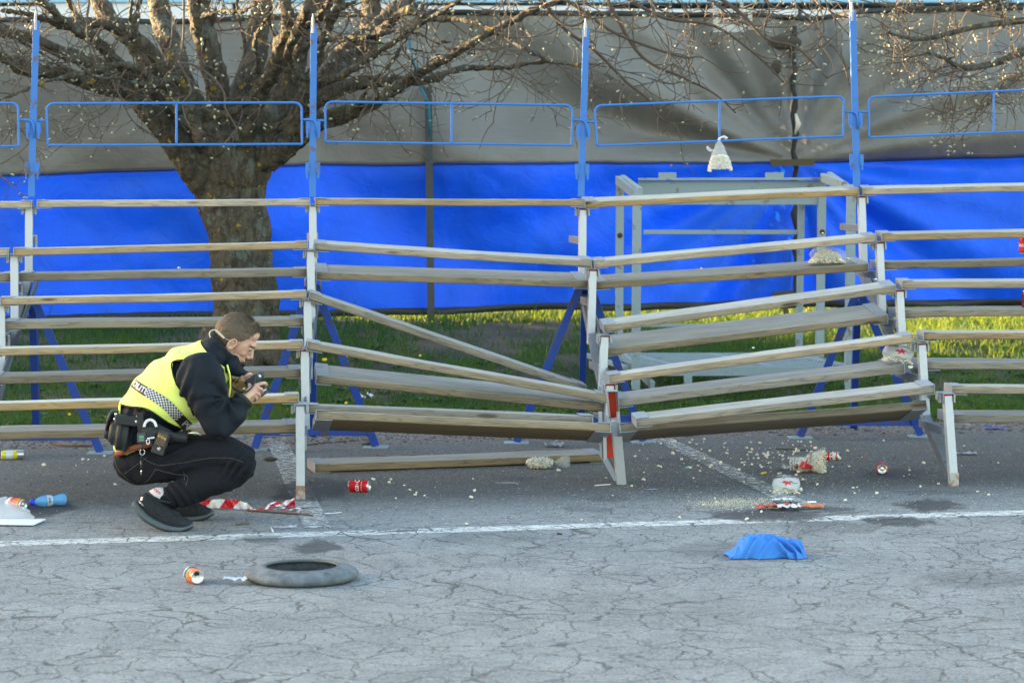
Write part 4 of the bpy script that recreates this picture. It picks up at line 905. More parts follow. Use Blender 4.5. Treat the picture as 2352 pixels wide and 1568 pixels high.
# water bottle
def glassy(name, col, tr=.92, rough=.05, alpha=.35):
    t = NT(name); t.set(color=col, rough=rough, spec=.6, alpha=alpha); return t.m
BTL = glassy('blue_clear_plastic', (.16, .50, .92), alpha=.62, rough=.08); CLR = glassy('clear_film', (.80, .84, .88), alpha=.22, rough=.2)
g = onground(112, 1163, .03); root = T('water_bottle', 'small blue water bottle lying on the wet patch', 'bottle', g); ax = Vector((.93, .36, .05)).normalized(); o = g-ax*.09
m = MB(); m.lathe(o, ax, [(.012, .013), (.022, .014), (.035, .024), (.055, .0305), (.085, .031), (.105, .024), (.115, .0225), (.128, .027), (.15, .031), (.172, .030), (.180, .022), (.176, .0)], 28); part(root, m, 'body', BTL, smooth=True)
m = MB(); m.lathe(o, ax, [(-.008, 0), (-.008, .0155), (.0, .017), (.014, .017), (.014, .012)], 24); part(root, m, 'cap', gloss('blue_cap', (.01, .05, .75), .4), smooth=True)
m = MB(); m.lathe(o, ax, [(.078, .0318), (.096, .0295), (.108, .0246)], 28); lb = part(root, m, 'label', simple('bottle_label', (.52, .60, .72), .5, 0, .05), smooth=True)
vs, fs = text_mesh('SPA', .017, 0, .0003); m = MB(); rf = (Vector((0, -1, .3))-ax*Vector((0, -1, .3)).dot(ax)).normalized(); w = ax.cross(rf); m.add([o+ax*(.09-v.y)+(rf*math.cos(.1-v.x/.03)+w*math.sin(.1-v.x/.03))*.0325 for v in vs], fs); subpart(lb, m, 'lettering', simple('navy_ink', (.01, .02, .15), .5))

# popcorn
PCW = NT('popcorn'); p = PCW.pos(); PCW.set(color=PCW.mix(PCW.ramp(PCW.noise(p, 85, 3), .52, .66), (.80, .77, .66, 1), (.72, .52, .20, 1)), rough=.85); PCM = PCW.m
PV = []; PVL = []
for k in range(4):
    m = MB(); rp = random.Random(k+5)
    for j in range(rp.randint(4, 6)):
        c0 = Vector((rp.gauss(0, .0055), rp.gauss(0, .0055), rp.uniform(.004, .009))); r = rp.uniform(.0045, .0078); m.add([c0+v*r+Vector((noise.noise(v*2+c0*300), noise.noise(v*2.3), 0))*.0022 for v in iv], jf)
    o = m.build('popcorn', PCM, None, True); PVL.append(([Vector(v)-Vector((0, 0, .006)) for v in m.v], list(m.f))); PV.append(o.data); bpy.data.objects.remove(o)
rp = random.Random(21); PC = []
def clus(n, x, y, sx, sy):
    for _ in range(n):
        a, b = rp.gauss(x, sx), rp.gauss(y, sy)
        if b < 1008 or b > 1225 or a < 5 or a > 2345: continue
        PC.append((a, b, rp.uniform(.4, .98)))
clus(66, 1790, 1045, 75, 18); clus(18, 1650, 1055, 60, 25); clus(24, 1900, 1090, 150, 35); clus(7, 1500, 1070, 50, 25); clus(12, 2180, 1090, 90, 30); clus(3, 1800, 1200, 230, 10); clus(4, 1300, 1120, 120, 40); clus(8, 950, 1130, 50, 20); clus(6, 250, 1075, 70, 15); clus(20, 1750, 1100, 140, 45); clus(9, 1580, 1020, 90, 6)
PC += [(858, 1103, 1.1), (893, 1110, .9), (1088, 1130, 1.1), (1080, 1146, 1.1), (1070, 1205, .8), (192, 1058, 1.2), (103, 1071, 1.3), (263, 1116, .9), (1280, 1083, 1.2), (1545, 1045, 1.3), (1552, 1017, 1.2), (1655, 1065, 1.3), (1810, 1120, 1.5), (1840, 1128, 1.2), (2122, 1065, 1.), (1925, 1056, 1.4), (1830, 1040, 1.5), (1760, 1050, 1.4), (1870, 1032, 1.4)]
PL = 'loose popped kernel of popcorn lying on the asphalt'
for (a, b, s) in PC:
    g = G(a, b); o = link('popcorn', PV[rp.randrange(4)], None, (g.x, g.y, .004)); o.rotation_euler = (rp.uniform(-.3, .3), rp.uniform(-.3, .3), rp.uniform(0, 6.3)); o.scale = (s,)*3
    tag(o, PL, 'popcorn', 'popcorn kernels on the asphalt')
def onplank(x, y, k, off, zadd=0.):
    return P(x, y, rowd(x, k)+off)
for (x, y, k, off, s) in ((1383, 926, 1, .10, 1.3), (1612, 618, 3, .2, .8), (1715, 692+14, 2, .2, 1.1), (2010, 643, 2, .02, .8), (2092, 846, 1, .02, 1.2), (412, 617, 3, .12, 1.), (1930, 600, 3, .03, 1.), (1948, 596, 3, .03, .8), (1890, 537, 3, .06, .7), (1730, 800, 1, .05, .7)):
    o = link('popcorn', PV[rp.randrange(4)], None, onplank(x, y, k, off)); o.rotation_euler = (0, 0, rp.uniform(0, 6)); o.scale = (s,)*3; tag(o, 'loose popped kernel of popcorn resting on a plank of the stand', 'popcorn', 'popcorn kernels on the planks')
FILMM = CLR
def pack(root, inside, n, r=.0085, seed=0):
    """kernels filling a bag: one mass"""
    m = MB(); rr = random.Random(seed)
    for i in range(n):
        c0 = inside(rr)
        if c0 is None: continue
        k = r*rr.uniform(.7, 1.25); kv, kf = PVL[rr.randrange(4)]; k *= 66; Q = Matrix.Rotation(rr.uniform(0, 6.3), 3, Vector((rr.gauss(0, 1), rr.gauss(0, 1), rr.gauss(0, 1)))); m.add([c0+Q@(v*k) for v in kv], kf)
    return part(root, m, 'popcorn_filling', PCM, True, kind='stuff')
def ellin(c, ax, a, b, h):  # random point in ellipsoid a along ax, b across, h up
    ax = Vector(ax).normalized(); sd = Vector((0, 0, 1)).cross(ax).normalized(); up = ax.cross(sd)
    def f(rr):
        while 1:
            u = Vector((rr.uniform(-1, 1), rr.uniform(-1, 1), rr.uniform(-1, 1)))
            if abs(u.x)**3+abs(u.y)**2+abs(u.z)**2 < 1 and u.length > .5: return c+ax*u.x*a+sd*u.y*b+up*u.z*h
    return f
def filmshell(m, c, ax, a, b, h, n=24, crump=.006, seed=1):
    ax = Vector(ax).normalized(); sd = Vector((0, 0, 1)).cross(ax).normalized(); up = ax.cross(sd); vs = []; K = 14
    for i in range(K+1):
        t = -1+2*i/K; s_ = (1-abs(t)**3.2)**.5
        for j in range(n):
            an = 2*math.pi*j/n; p = c+ax*a*t+(sd*b*math.cos(an)+up*h*math.sin(an))*max(s_, .06); p += Vector((noise.noise(p*40), noise.noise(p*40+Vector((5, 5, 5))), noise.noise(p*40+Vector((9, 1, 5)))))*crump; vs.append(p)
    m.add(vs, [(i*n+j, i*n+(j+1) % n, (i+1)*n+(j+1) % n, (i+1)*n+j) for i in range(K) for j in range(n)])
REDP = simple('red_print', (.55, .01, .03), .5, 0, .3, 50); INK = simple('black_ink', (.02, .02, .02), .5)
def crumple(m, c, w, h, n=7, amp=.012, seed=0, flat=.3, dirx=Vector((1, 0, 0)), diry=Vector((0, 1, 0)), taper=None):
    rr = Vector((seed*3.3, seed*1.7, 0)); vs = []
    for j in range(n+1):
        for i in range(n*2+1):
            u, v = i/(2*n)-.5, j/n-.5; k = 1 if not taper else taper(u, v)
            p = c+dirx*w*u+diry*h*v*k; z = abs(noise.noise(Vector((u*5, v*5, 0))+rr))*amp*2+abs(math.sin((u*3+v*2)*3+seed))*amp*flat
            p = p+Vector((noise.noise(Vector((v*4, u*3, 2))+rr)*amp, noise.noise(Vector((v*4, u*3, 8))+rr)*amp, z)); vs.append(p)
    W_ = 2*n+1; m.add(vs, [(j*W_+i, j*W_+i+1, (j+1)*W_+i+1, (j+1)*W_+i) for j in range(n) for i in range(2*n)])
# tied clear bag on the fallen plank
g = G(1240, 1078); c = Vector((g.x, g.y+.05, .033)); root = T('popcorn_bag', 'clear knotted bag of popcorn lying against the fallen plank', 'popcorn bag', c, 'popcorn bags')
pack(root, ellin(c, (1, .15, 0), .082, .045, .031), 430, .009, 1); m = MB(); filmshell(m, c, (1, .15, 0), .088, .05, .036); part(root, m, 'film', CLR, True)
m = MB(); q = c+Vector((.088, .01, .0)); vs = []; K = 6
m.lathe(q, (1, .1, .05), [(0, .006), (.008, .010), (.03, .026), (.06, .034), (.09, .03)], 14); m.v = [tuple(Vector(v)+Vector((0, noise.noise(Vector(v)*50)*.01, noise.noise(Vector(v)*43)*.012))) for v in m.v]; part(root, m, 'neck', CLR, True)
# bag on the plank at the right (under the top seats)
c = P(1899, 590, rowd(1899, 3)+.16); root = T('popcorn_bag', 'clear bag heaped with popcorn on the highest foot plank of the right bay', 'popcorn bag', c, 'popcorn bags'); 
pack(root, lambda rr: (lambda u, v: c+Vector((u*.11, v*.06, -.035+rr.uniform(0, 1)*.085*max(0, 1-abs(u)**2.2)*(1-.4*v*v))))(rr.uniform(-1, 1), rr.uniform(-1, 1)), 700, .0095, 2)
m = MB(); filmshell(m, c+Vector((.01, 0, .01)), (1, 0, -.05), .12, .065, .052); part(root, m, 'film', CLR, True)
# printed bags
def printed(label, c, ax, a, b, h, seed, txt=True, fill=260, low=True, group='popcorn bags'):
    root = T('popcorn_bag', label, 'popcorn bag', c, group); ax = Vector(ax).normalized(); sd = Vector((0, 0, 1)).cross(ax).normalized(); up = ax.cross(sd)
    pack(root, lambda rr: (lambda u, v, w_: c+ax*u*a*.9+sd*v*b*.85+up*(-h*.9+w_*h*(.75 if low else 1.7)*(1-abs(u)**2.5)))(rr.uniform(-1, 1), rr.uniform(-1, 1), rr.uniform(0, 1)), fill, .0085, seed)
    m = MB(); filmshell(m, c, ax, a, b, h, crump=.008); fm = part(root, m, 'film', glassy('milky_film', (.80, .83, .88), alpha=.42, rough=.25), True)
    def onsurf(u, ang): s_ = (1-abs(u)**3.2)**.5; return c+ax*a*u+(-sd*b*math.cos(ang)+up*h*math.sin(ang))*s_*1.05
    def patch(name, mat, pts, nn=4):
        m = MB(); ctr = (sum(p[0] for p in pts)/len(pts), sum(p[1] for p in pts)/len(pts)); vs = [onsurf(*ctr)]
        for q in range(1, nn+1):
            for (u, an) in pts: vs.append(onsurf(ctr[0]+(u-ctr[0])*q/nn, ctr[1]+(an-ctr[1])*q/nn))
        k = len(pts); fs = [(0, 1+i, 1+(i+1) % k) for i in range(k)]+[(1+(q-1)*k+i, 1+(q-1)*k+(i+1) % k, 1+q*k+(i+1) % k, 1+q*k+i) for q in range(1, nn) for i in range(k)]; m.add(vs, fs); part(root, m, name, mat)
    patch('red_print', REDP, [(-.35, .35), (-.15, .55), (.0, .42), (.12, .75), (.22, .5), (.42, .45), (.25, .28), (.32, .05), (.08, .2), (-.12, -.02), (-.08, .25)])
    for q, (u0, u1, an) in enumerate(((-.7, -.1, .95), (.05, .75, .35), (-.3, .45, -.35))):
        m = MB(); m.tube([onsurf(u0+(u1-u0)*i/6, an+.12*math.sin(i)) for i in range(7)], .0016, 4); part(root, m, 'printed_line', INK)
    if txt:
        vs, fs = text_mesh('POPCORN', .026, .2, .0006); m = MB(); m.add([onsurf(-.05+v.x/a*1.0, 1.05+v.y/h*.8) for v in vs], fs); part(root, m, 'lettering', INK)
    return root
g = G(1808, 1134); printed('small red printed popcorn bag slumped on the worn bay line', Vector((g.x, g.y+.05, .045)), (1, -.05, .0), .078, .05, .052, 3)
c = P(2063, 812, rowd(2063, 1)+.14); printed('red printed clear popcorn bag slumped on the foot plank by the right frame', c, (1, 0, -.12), .095, .055, .053, 4)
# open cone of popcorn
g = G(1860, 1088); c = Vector((g.x, g.y+.07, .06)); root = T('popcorn_cone', 'large clear popcorn cone with red print spilling its kernels on the asphalt', 'popcorn cone', c, 'popcorn bags'); ax = Vector((1, -.28, .03)).normalized()
sd = Vector((0, 0, 1)).cross(ax).normalized(); up = ax.cross(sd)
def conR(t): return .044+.0*t if t < .45 else .044+.048*((t-.45)/.55)**1.2
def conP(t, an, k=1.): # t 0..1 along
    r = conR(t)*k; p = c+ax*(-.105+.20*t)+(-sd*math.cos(an)+up*math.sin(an))*r; p.z = max(p.z-(0.0), .004); return p+Vector((0, 0, -.012*(t < .5)))
m = MB(); n = 26; vs = [conP(i/16, 2*math.pi*j/n)+Vector((1, 1, 1))*noise.noise(conP(i/16, 2*math.pi*j/n)*45)*.006 for i in range(17) for j in range(n)]; m.add(vs, [(i*n+j, i*n+(j+1) % n, (i+1)*n+(j+1) % n, (i+1)*n+j) for i in range(16) for j in range(n)]); part(root, m, 'film', CLR, True)
def fc(rr):
    t = rr.random()**.8; a = rr.uniform(0, 6.28); k = math.sqrt(rr.uniform(.3, .72)); q = conP(t, a, k)+ax*rr.uniform(-.004, .012); q.z = max(.006, q.z); return q
pack(root, fc, 1100, .0075, 6)
m = MB(); m.tube([conP(.0, a, 1.0)*.0+c+ax*(-.108)+Vector((0, 0, -.03)), c+ax*(-.125)+Vector((0, 0, -.035)), c+ax*(-.15)+Vector((.0, 0, -.02))], [.006, .009, .016], 8); part(root, m, 'knot', CLR, True)
def cpatch(name, mat, pts, k=1.03, nn=4):
    m = MB(); ctr = (sum(p[0] for p in pts)/len(pts), sum(p[1] for p in pts)/len(pts)); vs = [conP(*ctr, k)]; kk = len(pts)
    for q in range(1, nn+1):
        for (u, an) in pts: vs.append(conP(ctr[0]+(u-ctr[0])*q/nn, ctr[1]+(an-ctr[1])*q/nn, k))
    m.add(vs, [(0, 1+i, 1+(i+1) % kk) for i in range(kk)]+[(1+(q-1)*kk+i, 1+(q-1)*kk+(i+1) % kk, 1+q*kk+(i+1) % kk, 1+q*kk+i) for q in range(1, nn) for i in range(kk)]); part(root, m, name, mat)
cpatch('red_print', REDP, [(.28, -.15), (.40, .55), (.46, .35), (.56, .75), (.54, .25), (.50, -.05), (.72, -.2), (.66, -.55), (.35, -.6)]); cpatch('red_oval', simple('dark_red_print', (.25, .02, .03), .5), [(.17, -.1), (.2, .2), (.25, .15), (.27, -.3), (.24, -.6), (.18, -.5)])
cpatch('white_panel', simple('white_panel_print', (.7, .7, .72), .5), [(.02, -.8), (.02, .9), (.13, .9), (.14, -.8)], 1.025)
for t_ in (.16, .62, .65):
    m = MB(); m.tube([conP(t_, -1.1+i*.2, 1.035) for i in range(13)], .0013, 4); part(root, m, 'printed_line', INK)
vs, fs = text_mesh('POPCORN', .019, 0, .0006); m = MB(); m.add([conP(.085-v.y/.2, -v.x/.05, 1.045) for v in vs], fs); part(root, m, 'lettering', INK)
# bag hanging from the guard rail
c = P(1655, 375, rowd(1655, 4)+.0); root = T('popcorn_bag', 'clear bag of popcorn hanging from the blue guard rail', 'popcorn bag', P(1655, 330, rowd(1655, 4)), 'popcorn bags')
s0 = FP/c.y
def hp(x, y, dy=0.): return P(x, y, c.y+dy)
def wid(y): # half width, centre
    t = (y-325)/65.; return (4+26*max(0, min(1, t))**.75), 1652+2*t
def fh(rr):
    y = rr.uniform(352, 393); w_, cx = wid(y); w_ *= .92; u = rr.uniform(-1, 1)
    if y > 388 and abs(u) < .75: return None
    if y < 356+4*abs(u): return None
    return hp(cx+u*w_, y-1*u, rr.uniform(-1, 1)*.028*(1-u*u*.6))
pack(root, fh, 800, .0085, 8)
m = MB(); n = 20; vs = []
for i in range(15):
    y = 318+i*5.; w_, cx = wid(y)
    for j in range(n):
        a = 2*math.pi*j/n; p = hp(cx+w_*math.cos(a), y+(5*abs(math.cos(a))**4 if i == 14 else 0), .038*math.sin(a)*min(1, (i+2)/8)); p += Vector((1, 1, 0))*noise.noise(p*38)*.006; vs.append(p)
m.add(vs, [(i*n+j, i*n+(j+1) % n, (i+1)*n+(j+1) % n, (i+1)*n+j) for i in range(14) for j in range(n)]); part(root, m, 'film', glassy('milky_hanging_film', (.82, .84, .9), alpha=.24, rough=.25), True)
m = MB(); m.tube([hp(1650, 322), hp(1656, 316), hp(1663, 314), hp(1670, 319)], [.008, .007, .009, .012], 7); part(root, m, 'knot', glassy('milky_knot_film', (.82, .84, .9), alpha=.6), True)
m = MB(); m.tube([hp(1641, 345), hp(1632, 346), hp(1627, 342), hp(1624, 336)], [.004, .011, .012, .008], 7); part(root, m, 'loose_film', glassy('milky_loose_film', (.82, .84, .9), alpha=.35), True)

# tyre
g = G(681, 1352); R0, Hh = .240, .066; c = Vector((g.x, g.y+.236, Hh/2)); root = T('tyre', 'worn grey scooter tyre lying flat in the foreground', 'tyre', c)
TYM = NT('dusty_rubber'); p = TYM.pos(); f = TYM.noise(p, 9, 6, .7); TYM.set(color=TYM.mix(TYM.ramp(f, .35, .7), (.075, .088, .102, 1), (.175, .20, .225, 1)), rough=.75); TYM.bump(TYM.noise(p, 160, 4), .35, .002); TYM = TYM.m
pr = []; RI = .148
for i in range(0, 25):
    a = math.radians(-128+i*256/24); w_ = math.copysign(abs(math.sin(a))**.75, math.sin(a)); co = math.copysign(abs(math.cos(a))**.62, math.cos(a)); pr.append((w_*Hh/2, (R0-.062)+co*.062))
pr = [(-Hh/2*.72, RI)]+pr+[(Hh/2*.72, RI)]
pr_in = [(h*.86, max(RI+.004, r-.008)) for h, r in reversed(pr)]
pr = [(-Hh/2+a, b) for a, b in ((.004, .165), (.001, .19), (.002, .212), (.008, .228), (.018, .238), (.030, .240), (.041, .236), (.049, .226), (.055, .208), (.061, .188), (.066, .170), (.066, .160), (.060, .153))]; pr_in = [(-Hh/2+a, b) for a, b in ((.056, .158), (.052, .175), (.046, .200), (.036, .224), (.020, .228), (.012, .215), (.008, .19), (.008, .166), (.004, .165))]
m = MB(); m.lathe(c, (0, 0, 1), pr+pr_in, 96); m.v = [(v[0], c.y+(v[1]-c.y)*.90-.02, v[2]*.92) for v in m.v]; ty = part(root, m, 'carcass', TYM, True)
ty.scale = (1.02, 1, 1)
for a in (2.3, 3.3, 4.1, 5.3):
    m = MB(); 
    for j in range(5):
        u = Vector((math.cos(a+j*.03), math.sin(a+j*.03), 0)); m.box(c+u*(RI+.046)+Vector((0, 0, Hh/2-.008)), u*.03+Vector((0, 0, -.009)), Vector((-u.y, u.x, 0))*.004, (0, 0, .003))
    m.v = [(v[0], c.y+(v[1]-c.y)*.90-.02, v[2]*.92) for v in m.v]; part(root, m, 'sidewall_ribs', TYM)
m = MB(); m.lathe(c, (0, 0, 1), [(Hh/2-.006, .1525), (Hh/2-.002, .152), (Hh/2+.0015, .157), (Hh/2+.0015, .166), (Hh/2-.002, .170)], 72); m.v = [(v[0], c.y+(v[1]-c.y)*.90-.02, v[2]*.92) for v in m.v]; part(root, m, 'bead', simple('bead_rubber', (.085, .095, .105), .6), True)
g = G(541, 1340); m = MB(); crumple(m, Vector((g.x, g.y, .018)), .10, .06, 6, .008, 3, dirx=Vector((1, -.1, 0)), taper=lambda u, v: .35+.9*(u+.5)); tag(m.build('paper_scrap', simple('white_foil', (.62, .66, .72), .4, 0, .1, 20), smooth=True, origin=(g.x, g.y, 0)), 'crumpled white scrap tucked against the left side of the tyre', 'litter')
# blue cloth
g = G(1765, 1284); 
c = Vector((g.x, g.y+.07, 0)); CLM = NT('sky_blue_cloth'); CLM.set(color=CLM.mix(CLM.noise(CLM.pos(), 200, 3), (.035, .18, .58, 1), (.055, .24, .68, 1)), rough=.9); CLM.bump(CLM.noise(CLM.pos(), 30, 5, .6), .3, .006); CLM = CLM.m
NX, NY = 120, 56; vs = []
def prof(u): # height envelope along the length (0 left to 1 right)
    k = [(0, .008), (.06, .022), (.14, .050), (.2, .088), (.3, .102), (.5, .105), (.62, .098), (.7, .086), (.85, .083), (.95, .070), (1., .02)]
    for (a, b), (c2, d2) in zip(k, k[1:]):
        if u <= c2: return b+(d2-b)*sm((u-a)/(c2-a))
    return .02
def rid(v): return 1-min(1, (noise.noise(v)*2.1)**2)*1.6
for j in range(NY+1):
    for i in range(NX+1):
        u, v = i/NX, j/NY; H_ = prof(u)*.93; yy = (v-.5)*2
        w1 = noise.noise(Vector((u*2.2, v*1.6, 3)))*.35
        r = rid(Vector((u*4.2+v*2.6+w1*4, v*1.3-u*1.5, 1)))*.6+rid(Vector((u*7-v*3.4, v*2.6+w1*5, 6)))*.22
        edge_ = 1-abs(yy)**3.2
        z = H_*edge_*(.80+.20*r)+.030*(r-.4)*min(1, H_/.06)*edge_
        x = (u-.5)*.355+.05*noise.noise(Vector((v*2.4, u*2, 0)))*abs(yy)-.03*r*abs(yy); y = yy*(.062+.03*noise.noise(Vector((u*4, 2, 0)))+.034*r)+.012*noise.noise(Vector((u*8, v*3, 7)))
        vs.append((c.x+x, c.y+y, max(.004+.0015*math.sin(i*3.), z)))
m = MB(); m.add(vs, [(j*(NX+1)+i, j*(NX+1)+i+1, (j+1)*(NX+1)+i+1, (j+1)*(NX+1)+i) for j in range(NY) for i in range(NX)])
o = m.build('cloth', CLM, None, True, origin=c); s = o.modifiers.new('s', 'SUBSURF'); s.levels = 1; s.render_levels = 1; tag(o, 'crumpled sky blue cloth on the bare asphalt at the right', 'cloth')
# barrier tape
TPR = simple('red_tape', (.60, .012, .03), .35, 0, .12, 12); TPW = simple('white_tape', (.75, .75, .76), .35, 0, .1, 12)
def ribbon(m, pts, hs, stripe=.075, sl=.6, ph=0):
    """pts px centre line on the ground plane (x, y); hs: list of (height px)"""
    W3 = []; n = len(pts); acc = 0
    P3 = [P(x, y, (G(x, 1172).y if True else 0)+dz) for (x, y, dz) in pts]
    P3s, hh = smooth_path(P3, hs, 44); k = len(P3s); L = [0]
    for a, b in zip(P3s, P3s[1:]): L.append(L[-1]+(b-a).length)
    J = 14; vs = []; 
    for i, p in enumerate(P3s):
        t = (P3s[min(k-1, i+1)]-P3s[max(0, i-1)]).normalized(); up = Vector((-t.z, 0, t.x)); h = hh[i]/FP*p.y
        for j in range(J+1):
            q = p+up*h*(j/J-.5); q = q+Vector((0, .008*math.sin(i*.16+j*.3)+.003*math.sin(i*.5), 0)); q.z = max(.003+.0004*j, q.z); vs.append(q)
    for i in range(k-1):
        for j in range(J): m.add([vs[i*(J+1)+j], vs[(i+1)*(J+1)+j], vs[(i+1)*(J+1)+j+1], vs[i*(J+1)+j+1]], [(0, 1, 2, 3)], 0 if ((L[i]-sl*(j/J)*.06+ph)/stripe) % 2 < 1 else 1)
m = MB(); ribbon(m, [(470, 1158, .10), (500, 1160, .08), (540, 1161, .06), (585, 1161, .04), (610, 1166, .02), (630, 1176, .0)], [22, 28, 30, 30, 26, 14], .075, .9, .12)
ribbon(m, [(618, 1176, .0), (650, 1172, .0), (672, 1158, .05), (700, 1157, .1), (726, 1152, .1)], [12, 12, 12, 14, 18], .055, 1.2)
ribbon(m, [(655, 1180, .0), (690, 1176, .05), (718, 1175, .05), (755, 1182, .05)], [3, 4, 7, 3], .05, .5)
ribbon(m, [(695, 1176, .04), (710, 1183, .0), (730, 1192, -.03), (742, 1200, -.04)], [5, 9, 11, 4], .035, .5)
bm_shift = -50
m.v = [tuple(Vector(v)-Vector((50/FP*10.9, 0, 0))) for v in m.v]
tag(m.build('barrier_tape', [TPR, TPW], smooth=True, origin=G(560, 1175)), 'crumpled red and white striped barrier tape beside the shoes', 'barrier tape')
# plastic bag and paper at the left edge
g = G(22, 1198); c = Vector((g.x, g.y+.05, .0)); vs = []; m = MB(); n = 30
for i in range(16):
    t = i/15
    for j in range(n):
        a = 2*math.pi*j/n; r = (.115*(1-t**3)**.5+.004)*(1+.14*noise.noise(Vector((math.cos(a)*2, math.sin(a)*2, t*3)))); q = c+Vector((math.cos(a)*r*1.05-.02, math.sin(a)*r*.45, .003+.095*t*(1-.25*math.cos(a)))); vs.append(q+Vector((0, noise.noise(q*30)*.012, noise.noise(q*25)*.008)))
m.add(vs, [(i*n+j, i*n+(j+1) % n, (i+1)*n+(j+1) % n, (i+1)*n+j) for i in range(15) for j in range(n)])
tag(m.build('plastic_bag', glassy('thin_plastic_film', (.74, .76, .84), alpha=.42, rough=.3), smooth=True, origin=c), 'limp clear plastic bag at the left edge in front of the orange can', 'plastic bag')
m = MB(); gs = [G(-160, 1196), G(105, 1197), G(78, 1209), G(-160, 1206)]; gs2 = [v+Vector((0, 0, .006)) for v in gs]
m.add([v+Vector((0, 0, .007)) for v in gs]+[v+Vector((0, 0, .013)) for v in gs], [(3, 2, 1, 0), (4, 5, 6, 7), (0, 1, 5, 4), (1, 2, 6, 5), (2, 3, 7, 6), (3, 0, 4, 7)])
tag(m.build('paper_sheet', simple('white_paper', (.78, .80, .84), .7, 0, .04, 20), origin=G(50, 1203)), 'folded white paper under the plastic bag at the left edge', 'paper')
# torn carton
root = T('torn_carton', 'flattened torn orange and red carton beside the white line', 'carton', G(1815, 1172), None)
spec = [(1775, 1171, .17, .07, simple('red_card', (.62, .06, .03), .5, 0, .35, 25), 1), (1858, 1171, .16, .055, simple('orange_card', (.85, .20, .04), .45, 0, .25, 30), 5)]
for x, y, w_, h, mt, sdn in spec:
    g = G(x, y); m = MB(); crumple(m, Vector((g.x, g.y+.03, .010)), w_, h, 8, .010, sdn, flat=.7, dirx=Vector((1, .1, .0))); part(root, m, 'card_panel', mt, True)
for x, y, w_, h, sdn, mt in ((1812, 1168, .12, .05, 7, simple('white_card_inside', (.72, .70, .68), .7)), (1808, 1160, .13, .05, 9, simple('brown_card', (.13, .10, .09), .8)), (1800, 1153, .11, .02, 11, simple('white_card_edge', (.7, .7, .7), .7))):
    g = G(x, y+6); m = MB(); crumple(m, Vector((g.x, g.y+.03, .016)), w_, h, 6, .012, sdn, flat=.5); part(root, m, 'card_flap', mt, True)
m = MB(); g = G(1866, 1172); m.cbox(g+Vector((0, .02, .042)), .045, .02, .002, Matrix.Rotation(.2, 3, 'X')); part(root, m, 'barcode_patch', simple('pale_patch', (.75, .74, .72), .5))
# flat litter
def flat(name, label, cat, x, y, w_, h, mat, rot=0., z=.006, seed=0, amp=.006, g=None):
    g = g or G(x, y); m = MB(); dx = Vector((math.cos(rot), math.sin(rot), 0)); crumple(m, Vector((0, 0, z)), w_, h, 4, amp, seed, dirx=dx, diry=Vector((-dx.y, dx.x, 0))); o = m.build(name, mat, None, True); o.location = g; tag(o, label, cat); return o
PUR = simple('purple_foil', (.13, .12, .42), .35, .3, .6, 30); GFO = simple('grey_lilac_foil', (.45, .42, .52), .35, .3, .5, 30); GRF = simple('grey_card', (.34, .34, .38), .6, 0, .5, 30)
flat('snack_wrapper', 'purple snack wrapper lying on the gravel at the far right', 'wrapper', 2285, 986, .15, .08, PUR, .15, seed=2, amp=.01)
flat('snack_wrapper', 'grey lilac snack wrapper behind the front foot of the right frame', 'wrapper', 2218, 1044, .13, .06, GFO, -.05, seed=4, amp=.01)
flat('paper_leaflet', 'small curled printed leaflet behind the fallen plank', 'paper', 1273, 1026, .12, .08, GRF, -.2, seed=5, amp=.028)
flat('plastic_sheet', 'clear thin plastic piece on the asphalt below the fallen plank', 'plastic', 1165, 1112, .14, .05, CLR, -.1, seed=6)
flat('plastic_sheet', 'clear film scrap by the white line below the straight frame', 'plastic', 655, 1213, .11, .045, glassy('pale_film', (.8, .83, .88), alpha=.5), .05, seed=7)
flat('paper_strip', 'narrow blue and white paper strip right of the buckled foot', 'paper', 1494, 1126, .075, .012, simple('blue_white_paper', (.5, .55, .75), .6, 0, .4, 90), -.05, seed=8, amp=.003)
flat('tissue', 'crumpled white tissue lying in the grass behind the collapsed bay', 'tissue', 0, 0, .13, .10, simple('white_tissue', (.7, .68, .70), .8), .2, seed=9, amp=.035, z=.05, g=Vector((P(840, 917, 15.8).x, 15.8, terrain(P(840, 917, 15.8).x, 15.8)+.03)))
flat('tissue', 'pinkish scrap in the grass of the far right bay', 'tissue', 0, 0, .06, .05, simple('pink_scrap', (.6, .45, .45), .8), .2, seed=10, amp=.025, z=.05, g=Vector((P(2160, 925, 15.9).x, 15.9, terrain(P(2160, 925, 15.9).x, 15.9)+.03)))
WSTK = simple('white_stick', (.72, .72, .70), .6)
def stick(name, label, cat, pts, r, mat): 
    m = MB(); m.tube(pts, r, 7); tag(m.build(name, mat, None, True, origin=pts[0]), label, cat)
L_ = Vector((0, 0, .006))
stick('lolly_stick', 'thin white stick lying left of the buckled front foot', 'stick', [G(1366, 1117)+L_, G(1402, 1114)+L_], .0035, WSTK)
stick('cigarette_end', 'white cigarette end resting across the white line', 'cigarette', [G(622, 1214)+L_, G(627, 1223)+L_], .004, WSTK)
stick('drinking_straw', 'black straw lying behind the popcorn cone', 'straw', [G(1783, 1032)+L_, G(1864, 1036)+L_], .004, BLACK)
stick('earplug', 'yellow and orange sweet lying among the popcorn', 'sweet', [G(1749, 1089)+L_, G(1760, 1087)+L_], .0055, simple('yellow_sweet', (.75, .55, .02), .5))
stick('earplug', 'small pale green sweet right of the buckled frame', 'sweet', [G(1576, 1076)+L_, G(1584, 1074)+L_], .006, simple('green_sweet', (.25, .55, .40), .5))
